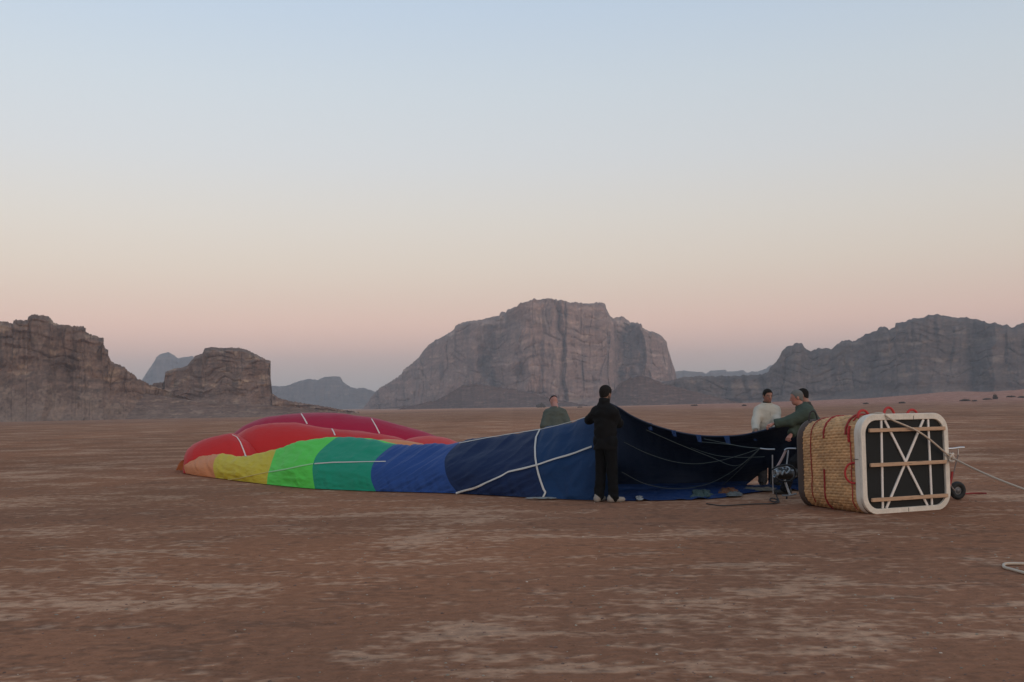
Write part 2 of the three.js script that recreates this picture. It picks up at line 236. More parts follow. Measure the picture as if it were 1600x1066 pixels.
massif('hill', 'low rounded sand hill at the foot of the central mountain', {
  D: (px) => 800, n: 200, m: 70, seed: 83, tones: SANDY, talus: 0.75, talusRun: 1.6, cliffRun: 0.3, flute: 0.06, strata: 0.015, cap: 0.9, rough: 1.3, base: -1,
  profile: [[620, 640], [655, 631], [680, 626], [700, 616], [712, 609], [722, 602], [740, 599], [756, 601], [775, 604], [800, 607], [830, 614], [860, 622], [890, 628], [930, 636]] });
massif('hill', 'pinkish sand hill right of the man in black under the central mountain', {
  D: (px) => 720, n: 160, m: 70, seed: 97, tones: SANDY, talus: 0.75, talusRun: 1.4, cliffRun: 0.3, flute: 0.06, strata: 0.015, cap: 0.9, rough: 1.3, base: -1,
  profile: [[930, 636], [945, 621], [958, 610], [970, 598], [985, 590], [996, 587], [1010, 588], [1022, 594], [1040, 600], [1070, 608], [1110, 618], [1160, 630]] });
massif('hill', 'low dark rubble spur running out below the brown mesa', {
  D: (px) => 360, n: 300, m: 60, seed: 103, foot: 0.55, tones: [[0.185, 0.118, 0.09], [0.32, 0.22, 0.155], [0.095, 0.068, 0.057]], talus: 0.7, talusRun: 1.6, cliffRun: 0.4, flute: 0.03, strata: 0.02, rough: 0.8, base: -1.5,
  profile: [[-200, 640], [-60, 622], [60, 618], [140, 613], [200, 612], [260, 620], [330, 630], [400, 633], [450, 636], [500, 641], [545, 645], [552, 643], [560, 646], [600, 652]] });
// dry shrubs far out on the plain
{
  const shrubMat = std(0.085, 0.066, 0.05, 0.95), rows = [[845, 637, 15, 8, 'lone dry shrub on the plain behind the man in the grey green jacket'], [906, 637, 9, 2, 'low dry shrub just left of the man in black, far off'], [1085, 634.5, 11, 3, 'small dark shrub far off between the man in black and the man in white'], [1163, 634.5, 7, 3, 'tiny dark shrub just left of the man in white'], [1353, 631.5, 9, 3, 'small dry shrub just above the middle red handle of the basket'], [1410, 630.5, 11, 3.5, 'dry shrub just above the right red handle of the basket'],
    [1508, 627, 17, 4.5, 'wide low olive shrub on the dune slope right of the basket'], [1523, 627.5, 9, 3, 'small olive shrub beside the wide one on the dune slope'], [1543, 625, 15, 4, 'long low dark shrub left of the upright bush on the dune slope'], [1555.5, 624, 8, 10, 'upright dark bush standing tallest on the dune slope'], [1580, 621, 15, 3.5, 'flat grey shrub right of the upright bush on the dune slope'], [1597, 622, 12, 4, 'dark shrub at the right edge of the photo on the dune slope']];
  rows.forEach(([px, py, w, h, label], k) => {
    const p = groundHit(px, py), D = -p.z, W = w / F * D * 0.5, Hh = h / F * D, r = rng(900 + k), L = [], B = [];
    for (let i = 0; i < 150; i++) {
      const a = r() * 6.28, q = Math.sqrt(r()), x = Math.cos(a) * q * W, z = Math.sin(a) * q * W * 0.7, y = Hh * (0.15 + 0.85 * r()) * (1 - 0.55 * q * q) * (0.6 + 0.6 * Math.abs(noise(x / W * 2, z / W * 2, k))), g = new THREE.TetrahedronGeometry(Math.min(W, Hh) * (0.1 + 0.14 * r())); g.scale(1, 0.6 + r(), 1); g.rotateY(r() * 6); g.rotateX(r() * 6); g.translate(x, y, z); L.push(g);
    }
    for (let i = 0; i < 14; i++) { const a = r() * 6.28, q = 0.8 * Math.sqrt(r()); B.push(bar(V(0.1 * W * Math.cos(a), -0.1, 0.1 * W * Math.sin(a)), V(Math.cos(a) * q * W, Hh * (0.5 + 0.5 * r()), Math.sin(a) * q * W), Hh * 0.02 + 0.01, 5)); }
    const t = thing('dry_shrub', label, 'shrub', p, 0, 'dry shrubs scattered over the far plain');
    part('foliage', merge(L), shrubMat, t); part('stem', merge(B), shrubMat, t);
  });
}

// ---------- the hot air balloon envelope, laid out on the ground ----------
const cat4 = (a, b, c, d, t) => 0.5 * (2 * b + (c - a) * t + (2 * a - 5 * b + 4 * c - d) * t * t + (3 * b - a - 3 * c + d) * t * t * t);
function spline(list, t) {                   // list of Vector3, t in [0, list.length - 1]
  const i = clamp(Math.floor(t), 0, list.length - 2), f = t - i, a = list[Math.max(0, i - 1)], b = list[i], c = list[i + 1], d = list[Math.min(list.length - 1, i + 2)];
  return V(cat4(a.x, b.x, c.x, d.x, f), cat4(a.y, b.y, c.y, d.y, f), cat4(a.z, b.z, c.z, d.z, f));
}
// A sheet of cloth through seam lines; each seam is a list of points from hem to ridge and over to the far side.
function cloth(seams, s0, s1, ns, nt, wrinkle) {
  const rows = seams[0].length - 1, P = (s, t) => spline(seams.map((q) => spline(q, t * rows)), s);
  const pts = []; for (let j = 0; j <= nt; j++) for (let i = 0; i <= ns; i++) pts.push(P(lerp(s0, s1, i / ns), j / nt));
  const g0 = grid(ns, nt, (i, j) => pts[j * (ns + 1) + i]), n = g0.attributes.normal;
  if (!wrinkle) return g0;
  const g = grid(ns, nt, (i, j) => { const k = j * (ns + 1) + i, p = pts[k].clone(), w = wrinkle(lerp(s0, s1, i / ns), j / nt, p); p.addScaledVector(V(n.getX(k), n.getY(k), n.getZ(k)), w); p.y = Math.max(p.y, 0.012); return p; });
  return g;
}
const bumpCloth = (() => { const N = 256, d = new Uint8Array(N * N * 4), r = rng(3), n1 = tileNoise(91); for (let y = 0; y < N; y++) for (let x = 0; x < N; x++) { const o = (y * N + x) * 4, v = 0.5 + 0.35 * n1(x / N * 6, y / N * 10, 6, 10) + 0.2 * n1(x / N * 20, y / N * 30, 20, 30) + 0.05 * (r() - 0.5); d[o] = d[o + 1] = d[o + 2] = 255 * clamp(v, 0, 1); d[o + 3] = 255; } const t = new THREE.DataTexture(d, N, N); t.wrapS = t.wrapT = THREE.RepeatWrapping; t.magFilter = THREE.LinearFilter; t.repeat.set(3, 3); t.needsUpdate = true; return t; })();
const nylon = (r, g, b, tr = 0.18) => phys(r, g, b, 0.62, { transmission: tr, thickness: 0, bumpMap: bumpCloth, bumpScale: 0.006, specularIntensity: 0.35 });
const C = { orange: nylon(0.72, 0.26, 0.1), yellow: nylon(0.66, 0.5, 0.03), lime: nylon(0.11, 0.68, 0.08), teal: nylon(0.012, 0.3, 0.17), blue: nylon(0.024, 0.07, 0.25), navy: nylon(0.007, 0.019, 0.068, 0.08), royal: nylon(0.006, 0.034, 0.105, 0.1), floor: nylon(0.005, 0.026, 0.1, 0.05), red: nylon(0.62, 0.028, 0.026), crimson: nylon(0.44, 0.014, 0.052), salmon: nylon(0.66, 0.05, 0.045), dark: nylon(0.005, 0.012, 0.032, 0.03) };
const tapeMat = std(0.55, 0.52, 0.48, 0.8), tapePink = std(0.7, 0.55, 0.5, 0.7), tapeGreen = std(0.3, 0.62, 0.27, 0.7);
const envelope = thing('balloon_envelope', 'rainbow coloured hot air balloon envelope lying half inflated with its mouth held up', 'balloon envelope');
const shells = [];                            // what the load tapes lie on
const seam = (pts, w, lift = 0) => {          // pts: five pixels hem to ridge; w: how far the ridge lies behind the hem
  const D0 = -ground(pts[0][0], pts[0][1]).z, q = [0, 0.1, 0.27, 0.56, 1].map((k, i) => at(pts[i][0], pts[i][1], D0 + w * k)); q[0].y = 0.015;
  const top = q[4], b = V(top.x * 1.035, top.y * 0.72, top.z - 0.75 * w), c = V(top.x * 1.06, 0.02, top.z - 1.3 * w);
  return [...q, b, c];
};
const S = [
  seam([[290, 741], [288, 734], [287, 728], [288, 722], [291, 717]], 0.5),
  seam([[312, 745], [309, 737], [308, 729], [312, 720], [319, 712.5]], 0.8),
  seam([[337, 748], [334, 738], [333, 728], [336, 717], [343, 709.5]], 0.9),
  seam([[376, 753], [372, 742], [371, 732], [374, 722], [381, 713.5]], 0.9),
  seam([[417, 758], [418, 744], [422, 730], [426, 717], [432, 702]], 1.0),
  seam([[455, 762], [451, 746], [452, 728], [459, 710], [472, 689]], 1.1),
  seam([[492, 765], [489, 746], [489, 726], [499, 706], [529, 683]], 1.2),
  seam([[538, 767], [534, 748], [535, 728], [546, 707], [575, 687]], 1.2),
  seam([[587, 769], [580, 750], [581, 730], [592, 713], [618, 694.5]], 1.2),
  seam([[650, 770.5], [643, 751], [641, 732], [646, 715], [662, 696.5]], 1.2),
  seam([[716, 772.5], [702, 753], [695, 731], [698, 711], [722, 690]], 1.3),
  seam([[780, 776], [770, 752], [768, 728], [771, 704], [782, 680]], 1.3),
  seam([[850, 780], [846, 755], [838, 725], [836, 697], [846, 670]], 1.3),
  seam([[905, 782.5], [902, 752], [899, 720], [898, 688], [902, 656]], 0.9),
  seam([[951, 783.5], [951, 752], [951, 717], [951, 680], [951, 634]], 0.35),
];
const folds = (amp, fx, ft, slant, seed) => (s, t, p) => {
  const L = p.x * 1, up = p.y, q = L + slant * up, hem = 1 - sstep(0.0, 0.42, t);
  const crinkle = fbm(q * fx, up * ft, seed, 3, 0.55), gather = Math.abs(noise(L * 5.5 + up * 1.5, up * 1.2, seed + 4));
  const ridge = 0.35 - Math.pow(Math.abs(fbm(q * fx * 1.3 + 9, up * ft * 1.2, seed + 12, 3, 0.6)), 0.7);
  return amp * (crinkle * 1.2 + ridge * 1.0 + hem * 1.0 * (gather - 0.35) + 0.45 * noise(q * fx * 4, up * ft * 3, seed + 8)) * sstep(0, 0.05, t);
};
function panel(name, s0, s1, mat, label, wr) { const n = Math.ceil((s1 - s0) * 36), g = cloth(S, s0, s1, n, 110, (s, t, p) => wr(s, t, p) * sstep(0, 0.16, Math.min(s - s0, s1 - s))); const m = part('fabric_panel', g, mat, envelope, label); shells.push(m); return m; }
panel('', 0, 2, C.orange, 'orange panel at the left end', folds(0.03, 2.2, 1.6, 1, 1));
panel('', 2, 4, C.yellow, 'yellow panel beside the orange one', folds(0.035, 1.6, 3.5, 0.5, 2));
panel('', 4, 6, C.lime, 'bright lime green panel', folds(0.028, 1.4, 3.2, 0.4, 3));
panel('', 6, 8, C.teal, 'teal green panel', folds(0.026, 1.2, 3.0, 0.3, 4));
panel('', 8, 10, C.blue, 'medium blue panel with slanting wrinkles', folds(0.05, 2.3, 0.9, -1.6, 5));
panel('', 10, 12, C.navy, 'dark navy panel', folds(0.055, 1.3, 1.0, -1.5, 6));
panel('', 12, 14, C.royal, 'royal blue panel lifted up to the man in black', folds(0.05, 1.6, 0.8, -0.6, 7));
// the crown, folded over behind: inflated lobes of red cloth
function lobe(pts, D, wf, wb, mat, label, n = 90, seed = 0, amp = 0.02) {
  const pr = along(pts, n).map(([px, py]) => at(px, py, D)), H = Math.max(...pr.map((p) => p.y));
  const f = (i, j) => {
    const m = 56, p = pr[i], a = Math.PI * j / m, y = Math.max(0.03, p.y), k = Math.pow(y / H, 0.55), c = -Math.cos(a), d = V(-p.x, 0, -p.z).normalize(), run = c < 0 ? -c * wf * k : -c * wb * k;
    const q = V(p.x + d.x * run, Math.max(0.012, y * Math.pow(Math.sin(a), 0.75)), p.z + d.z * run); return q;
  };
  const g0 = grid(n, 56, f), nn = g0.attributes.normal;
  const g = grid(n, 56, (i, j) => { const q = f(i, j), k = j * (n + 1) + i; q.addScaledVector(V(nn.getX(k), nn.getY(k), nn.getZ(k)), amp * (fbm(q.x * 0.9, q.y * 1.5, q.z * 0.6 + seed, 3) * 1.6 + 0.35 * noise(q.x * 5, q.y * 3, q.z * 2) + 1.1 * (0.3 - Math.pow(Math.abs(fbm(q.x * 1.6, q.y * 2.2, q.z * 1.1 + seed, 3, 0.6)), 0.7))) * Math.sin(Math.PI * j / 56)); return q; });
  const m = part('fabric_panel', g, mat, envelope, label); shells.push(m); return m;
}
lobe([[289, 742], [286, 733], [286, 722], [288, 712], [293, 703], [302, 695], [315, 689], [330, 684], [345, 681], [358, 679], [364, 679], [374, 683], [390, 692], [410, 712], [425, 738]], 24.3, 1.0, 2.2, C.red, 'red lobe at the far left', 90, 11);
lobe([[340, 738], [352, 705], [362, 688], [372, 679], [384, 671], [400, 665], [420, 662], [440, 661], [460, 661.5], [480, 664], [505, 668], [530, 671.5], [560, 674], [590, 678], [612, 682], [632, 688], [648, 696], [672, 712], [690, 736]], 25.2, 1.3, 2.6, C.red, 'red lobe in the middle', 120, 12);
lobe([[348, 726], [358, 690], [368, 675], [380, 666], [396, 659], [415, 653], [440, 648.5], [470, 646], [500, 645], [525, 645.5], [550, 648], [575, 652], [600, 658], [625, 664], [650, 671], [668, 677], [685, 684], [702, 700], [716, 722]], 28.2, 1.4, 2.8, C.crimson, 'dark crimson lobe at the back', 120, 13);
lobe([[598, 731], [612, 705], [628, 691], [641, 685], [655, 682], [672, 681.5], [688, 683], [704, 687], [716, 692], [732, 700], [756, 716], [776, 736]], 23.6, 1.1, 2.0, C.salmon, 'light red lobe behind the blue panels', 80, 14);
lobe([[540, 745], [560, 706], [580, 690], [600, 686.3], [620, 687.0], [640, 689.5], [660, 693.3], [676, 699], [700, 735]], 21.6, 0.8, 1.2, C.orange, 'orange strip behind the blue panels', 70, 15, 0.012);
lobe([[520, 746], [532, 700], [545, 685.5], [560, 684.4], [578, 685.6], [598, 689], [616, 693.6], [632, 698], [650, 738]], 20.9, 0.7, 0.9, C.lime, 'lime green strip along the ridge', 70, 16, 0.012);

// the open mouth: far wall, floor and the lip held up by the men
const mouthHole = (x, y) => { const [a, b, c] = [[1166, 758], [1200, 757], [1200, 731]]; const s = (p, q) => (q[0] - p[0]) * (y - p[1]) - (q[1] - p[1]) * (x - p[0]); return s(a, b) < 0 && s(b, c) < 0 && s(c, a) < 0; };
const col8 = (px, lip, D, Dmid, fold, front, pf = px) => {
  const F0 = ground(px, fold), q = [at(px, lip, D), at(px, lerp(lip, fold, 0.3), D + (Dmid - D) * 0.6), at(px, lerp(lip, fold, 0.62), Dmid)];
  const a = at(px, lerp(lip, fold, 0.88), -F0.z + 0.05); F0.y = 0.03; const f = ground(pf, front); f.y = 0.02; const mid = F0.clone().lerp(f, 0.5); mid.y = 0.05;
  return [...q, a, F0, mid, f];
};
const MS = [col8(947, 628, 15.6, 15.9, 771, 783, 951), col8(966, 637, 15.75, 16.3, 770, 783.5), col8(985, 649, 16.0, 16.7, 769, 783.5), col8(1005, 658.5, 16.2, 17.0, 768, 783.5), col8(1030, 667.5, 16.4, 17.3, 766, 783), col8(1060, 675.5, 16.6, 17.5, 765, 782.5), col8(1095, 681, 16.8, 17.6, 763, 781.5), col8(1130, 682, 16.8, 17.6, 761, 778.5), col8(1160, 680, 16.7, 17.6, 760, 774), col8(1190, 673.5, 16.6, 17.6, 759, 769.5), col8(1225, 664, 16.7, 17.6, 758, 768), col8(1262, 655, 16.9, 17.6, 758, 768)];
{
  const wr = (s, t, p) => (0.035 * fbm(p.x * 2.2 + p.y * 0.7, p.y * 1.2, 31, 3) + 0.09 * sstep(0.55, 0.75, t) * fbm(p.x * 3.5, p.z * 4, 33, 3)) * sstep(0, 0.08, t);
  const cut = (t0, t1) => { const ns = 260, nt = 60, rows = 6; const P = (s, t) => spline(MS.map((q) => spline(q, t * rows)), s); const gg = grid(ns, nt, (i, j) => { const t = lerp(t0, t1, j / nt), s = 11 * i / ns, p = P(s, t); p.z -= wr(s, t, p); p.y = Math.max(0.014, p.y + (t > 0.6 ? wr(s * 1.7, t, p) * 0.6 : 0)); return p; });
    const idx = gg.index.array, keep = [], pos = gg.attributes.position; for (let k = 0; k < idx.length; k += 3) { const c = V(0, 0, 0); for (let e = 0; e < 3; e++) c.add(V(pos.getX(idx[k + e]), pos.getY(idx[k + e]), pos.getZ(idx[k + e]))); const [x, y] = toPixel(c.multiplyScalar(1 / 3)); if (!mouthHole(x, y)) keep.push(idx[k], idx[k + 1], idx[k + 2]); } gg.setIndex(keep); return gg; };
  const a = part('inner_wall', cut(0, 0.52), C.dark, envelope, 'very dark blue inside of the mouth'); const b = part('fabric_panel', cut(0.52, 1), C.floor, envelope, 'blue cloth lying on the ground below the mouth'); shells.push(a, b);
}
part('mouth_hem', tube(MS.map((q) => q[0]), 0.014, 120, 8), std(0.01, 0.02, 0.05, 0.7), envelope);
// load tapes: strips laid on the cloth
const caster = new THREE.Raycaster();
function tape(pixels, width, mat, label, n = 60, targets = shells, lift = 0.008) {
  const P = [], N = [];
  for (const [px, py] of along(pixels, n)) {
    caster.set(camera.position, rayDir(px, py).normalize()); const h = caster.intersectObjects(targets, false)[0]; if (!h) continue;
    const nn = h.face.normal.clone(); if (nn.dot(rayDir(px, py)) > 0) nn.negate(); P.push(h.point.clone()); N.push(nn);
  }
  const sm = (A) => A.map((p, i) => { const q = V(0, 0, 0); let c = 0; for (let k = -2; k <= 2; k++) if (A[i + k]) { q.add(A[i + k]); c++; } return q.multiplyScalar(1 / c); });
  const Q = P, M = sm(sm(N)).map((v) => v.normalize());
  const g = grid(Q.length - 1, 3, (i, j) => {
    const t = Q[Math.min(Q.length - 1, i + 1)].clone().sub(Q[Math.max(0, i - 1)]).normalize(), w = M[i].clone().cross(t).normalize();
    return Q[i].clone().addScaledVector(w, (j / 3 - 0.5) * width).addScaledVector(M[i], lift + (j === 1 || j === 2 ? 0.006 : 0));
  });
  return part('load_tape', g, mat, envelope, label);
}
scene.updateMatrixWorld(true);
tape([[718, 693], [760, 685], [800, 678.5], [843, 671.8]], 0.03, tapeMat, 'thin white tape along the navy ridge', 50);
tape([[843, 672], [870, 666], [900, 658], [921, 650.5]], 0.014, tapeMat, 'thin pale hem along the royal blue ridge', 40);
tape([[844, 672], [838, 684], [836.5, 700], [837, 715], [839, 728], [842, 741], [846, 754], [850, 765], [853, 770], [849, 778]], 0.034, tapeMat, 'white tape crossing the blue panels from ridge to hem', 60, shells, 0.016);
tape([[926, 699], [900, 709], [870, 718], [840, 728], [815, 734], [795, 739], [785, 745], [765, 754], [742, 762], [714, 771]], 0.033, tapeMat, 'cream tape slanting down the blue panels', 80, shells, 0.03);
tape([[603, 721.6], [580, 722], [550, 722.5], [520, 723], [492, 725]], 0.028, tapeMat, 'thin white tape across the teal panel', 50);
tape([[490, 725], [470, 728.5], [445, 734], [420, 738]], 0.03, tapeGreen, 'tape tinted green over the lime panel', 30);
tape([[420, 738], [395, 743], [375, 747.5], [360, 749.5], [340, 748]], 0.02, std(0.6, 0.47, 0.12, 0.7), 'tape along the fold of the yellow panel', 30);
tape([[363, 680], [370, 683.5], [375, 691], [380, 703], [384, 714]], 0.036, tapePink, 'pale tape over the left red lobe', 30);
tape([[518.5, 670.5], [521, 675], [523.5, 681]], 0.036, tapePink, 'short pale tape over the middle red lobe', 16);
tape([[470.5, 647], [475, 654], [480, 663]], 0.036, tapePink, 'pale tape over the left of the crimson lobe', 20);
tape([[580.5, 655], [587, 666], [593, 678]], 0.036, tapePink, 'pale tape over the right of the crimson lobe', 24);
// pale blue tabs under the lip and the flying wires that run to the burner frame
for (const [px, py, w, h] of [[1014, 664, 8, 9], [1052, 675.5, 7, 7], [1091, 682.5, 8, 9], [1135, 684, 9, 10], [1178, 677.5, 6, 12]]) {
  const D = 16.35 + (px - 1014) * 0.003, a = at(px - w / 2, py - 3, D), b = at(px + w / 2, py - 3, D), c = at(px + w / 2 + 2, py + h, D + 0.02), d = at(px, py + h * 0.9, D + 0.02);
  part('lip_tab', grid(6, 6, (i, j) => { const p = a.clone().lerp(b, i / 6).lerp(d.clone().lerp(c, i / 6), j / 6); p.z += 0.012 * Math.sin(i * 1.3 + j); return p; }), nylon(0.03, 0.075, 0.22), envelope);
}
const wireMat = std(0.06, 0.075, 0.07, 0.6), hub = at(1188, 701, 15.9);
for (const pts of [[[975, 691, 16.2], [1010, 708, 16.4], [1050, 721, 16.4], [1085, 725, 16.3], [1120, 721, 16.2], [1155, 712, 16]], [[972, 738, 16.2], [1005, 755, 16.4], [1040, 763, 16.4], [1075, 763, 16.4], [1110, 755, 16.3], [1150, 733, 16.1]], [[1100, 686, 16.6], [1130, 692, 16.4], [1160, 698, 16.2]], [[1080, 700, 16.9], [1120, 712, 16.5], [1160, 715, 16.2], [1195, 714, 15.95]], [[1010, 672, 16.3], [1060, 694, 16.6], [1110, 714, 16.6], [1150, 728, 16.4]], [[1090, 690, 16.8], [1140, 695, 16.4], [1170, 699.5, 16]], [[1130, 758, 16.9], [1150, 740, 16.6], [1170, 720, 16.2]]]) {
  const q = pts.map(([x, y, D]) => at(x, y, D)); if (pts[pts.length - 1][0] < 1190) q.push(hub); part('flying_wire', tube(q, 0.0045, 50, 5), wireMat, envelope);
}
// crumpled hem ends on the ground below the mouth
function crumple(px0, px1, py0, py1, h, mat, label, seed) {
  const a = ground(px0, py1), b = ground(px1, py1), c = ground(px0, py0), d = ground(px1, py0);
  part('hem_flap', grid(44, 22, (i, j) => { const u = i / 44, v = j / 22, e = Math.min(1, 5 * Math.min(u, 1 - u, v * 1.2, (1 - v) * 1.2)), p = a.clone().lerp(b, u).lerp(c.clone().lerp(d, u), v); p.y = 0.03 + e * h * (0.55 + 1.1 * Math.abs(fbm(u * 5, v * 3, seed, 3)) ); p.x += 0.06 * noise(u * 6, v * 4, seed + 2); p.z += 0.08 * noise(u * 6, v * 3, seed + 5); return p; }), mat, envelope, label);
}
crumple(1124, 1154, 768.5, 775.5, 0.07, nylon(0.2, 0.075, 0.03), 'brownish orange scrap of cloth below the mouth', 3);
crumple(1080, 1112, 771, 780, 0.07, nylon(0.055, 0.085, 0.075), 'pale greenish scrap of cloth below the mouth', 4);
crumple(1136, 1160, 774, 778, 0.05, nylon(0.17, 0.165, 0.15), 'whitish edge below the orange scrap', 5);
crumple(1155, 1212, 765.5, 769.5, 0.035, nylon(0.2, 0.175, 0.14), 'pale cloth strip on the ground right of the mouth', 6);
crumple(996, 1003, 780, 784.5, 0.04, nylon(0.34, 0.34, 0.33), 'small white tab at the blue hem', 7);
crumple(822, 868, 780.4, 782.2, 0.012, nylon(0.34, 0.34, 0.32), 'white hem edge under the crossing tape', 8);

// ---------- people ----------
function nets(f, lo, hi, c) {                // surface nets over a distance field (negative inside)
  const nx = Math.ceil((hi.x - lo.x) / c) + 1, ny = Math.ceil((hi.y - lo.y) / c) + 1, nz = Math.ceil((hi.z - lo.z) / c) + 1, v = new Float32Array(nx * ny * nz), id = new Int32Array(nx * ny * nz).fill(-1), pos = [], idx = [], p = V(0, 0, 0);
  for (let k = 0, o = 0; k < nz; k++) for (let j = 0; j < ny; j++) for (let i = 0; i < nx; i++, o++) v[o] = f(p.set(lo.x + i * c, lo.y + j * c, lo.z + k * c));
  const at3 = (i, j, k) => (k * ny + j) * nx + i, E8 = [[0, 1], [2, 3], [4, 5], [6, 7], [0, 2], [1, 3], [4, 6], [5, 7], [0, 4], [1, 5], [2, 6], [3, 7]];
  for (let k = 0; k < nz - 1; k++) for (let j = 0; j < ny - 1; j++) for (let i = 0; i < nx - 1; i++) {
    const q = []; let m = 0; for (let b = 0; b < 8; b++) { const x = v[at3(i + (b & 1), j + ((b >> 1) & 1), k + (b >> 2))]; q.push(x); if (x < 0) m++; }
    if (m === 0 || m === 8) continue;
    let n = 0, x = 0, y = 0, z = 0;
    for (const [a, b] of E8) if ((q[a] < 0) !== (q[b] < 0)) { const t = q[a] / (q[a] - q[b]); x += lerp(a & 1, b & 1, t); y += lerp((a >> 1) & 1, (b >> 1) & 1, t); z += lerp(a >> 2, b >> 2, t); n++; }
    id[at3(i, j, k)] = pos.length / 3; pos.push(lo.x + (i + x / n) * c, lo.y + (j + y / n) * c, lo.z + (k + z / n) * c);
  }
  const quad = (a, b, d, e, flip) => { if (a < 0 || b < 0 || d < 0 || e < 0) return; flip ? idx.push(a, d, b, b, d, e) : idx.push(a, b, d, b, e, d); };
  for (let k = 1; k < nz - 1; k++) for (let j = 1; j < ny - 1; j++) for (let i = 1; i < nx - 1; i++) {
    const s = v[at3(i, j, k)] < 0;
    if (s !== v[at3(i + 1, j, k)] < 0) quad(id[at3(i, j - 1, k - 1)], id[at3(i, j, k - 1)], id[at3(i, j - 1, k)], id[at3(i, j, k)], !s);
    if (s !== v[at3(i, j + 1, k)] < 0) quad(id[at3(i - 1, j, k - 1)], id[at3(i, j, k - 1)], id[at3(i - 1, j, k)], id[at3(i, j, k)], s);
    if (s !== v[at3(i, j, k + 1)] < 0) quad(id[at3(i - 1, j - 1, k)], id[at3(i, j - 1, k)], id[at3(i - 1, j, k)], id[at3(i, j, k)], !s);
  }
  const g = new THREE.BufferGeometry(); g.setAttribute('position', new THREE.Float32BufferAttribute(pos, 3)); g.setIndex(idx); g.computeVertexNormals(); return g;
}
const smin = (a, b, k) => { const h = Math.max(k - Math.abs(a - b), 0) / k; return Math.min(a, b) - h * h * k * 0.25; };
function capsule(p, a, b, ra, rb) { const bx = b.x - a.x, by = b.y - a.y, bz = b.z - a.z, px = p.x - a.x, py = p.y - a.y, pz = p.z - a.z, t = clamp((px * bx + py * by + pz * bz) / (bx * bx + by * by + bz * bz + 1e-12), 0, 1); return Math.hypot(px - bx * t, py - by * t, pz - bz * t) - lerp(ra, rb, t); }
function ellipsoid(p, c, r) { const x = (p.x - c[0]) / r[0], y = (p.y - c[1]) / r[1], z = (p.z - c[2]) / r[2], k0 = Math.hypot(x, y, z), k1 = Math.hypot(x / r[0], y / r[1], z / r[2]); return k1 < 1e-9 ? -Math.min(...r) : k0 * (k0 - 1) / k1; }
const paint = (g, fn) => { const p = g.attributes.position, c = new Float32Array(p.count * 3); for (let i = 0; i < p.count; i++) { const q = fn(p.getX(i), p.getY(i), p.getZ(i)); c.set(q, i * 3); } g.setAttribute('color', new THREE.BufferAttribute(c, 3)); return g; };
const hairline = [[-0.13, -0.075], [-0.06, -0.062], [-0.03, -0.03], [-0.012, 0.0], [0.022, -0.008], [0.036, 0.03], [0.06, 0.07], [0.085, 0.08], [0.14, 0.084]];
const lineAt = (L, x) => { let k = 0; while (k < L.length - 2 && x > L[k + 1][0]) k++; return lerp(L[k][1], L[k + 1][1], clamp((x - L[k][0]) / (L[k + 1][0] - L[k][0]), 0, 1)); };
const cranium = (p) => ellipsoid(p, [0, 0.035, -0.012], [0.077, 0.088, 0.098]);
function headField(p) {
  let d = smin(cranium(p), ellipsoid(p, [0, -0.03, 0.024], [0.061, 0.088, 0.068]), 0.03);
  d = smin(d, ellipsoid(p, [0, -0.082, 0.038], [0.042, 0.034, 0.046]), 0.03);
  d = smin(d, capsule(p, V(0, -0.05, -0.022), V(0, -0.2, -0.045), 0.054, 0.062), 0.03);
  d = smin(d, capsule(p, V(-0.036, 0.022, 0.076), V(0.036, 0.022, 0.076), 0.012, 0.012), 0.014);
  for (const s of [-1, 1]) { d = -smin(-d, Math.hypot(p.x - s * 0.031, p.y - 0.003, p.z - 0.103) - 0.017, 0.012); d = smin(d, Math.hypot(p.x - s * 0.031, p.y - 0.003, p.z - 0.077) - 0.0125, 0.003); d = smin(d, ellipsoid(p, [s * 0.078, -0.004, -0.012], [0.011, 0.033, 0.02]), 0.008); d = smin(d, ellipsoid(p, [s * 0.011, -0.029, 0.098], [0.008, 0.008, 0.01]), 0.006); }
  d = smin(d, capsule(p, V(0, 0.014, 0.088), V(0, -0.025, 0.108), 0.008, 0.011), 0.01);
  d = smin(d, capsule(p, V(-0.02, -0.058, 0.082), V(0.02, -0.058, 0.082), 0.007, 0.007), 0.008);
  d = smin(d, capsule(p, V(-0.016, -0.068, 0.082), V(0.016, -0.068, 0.082), 0.007, 0.007), 0.006);
  return d;
}
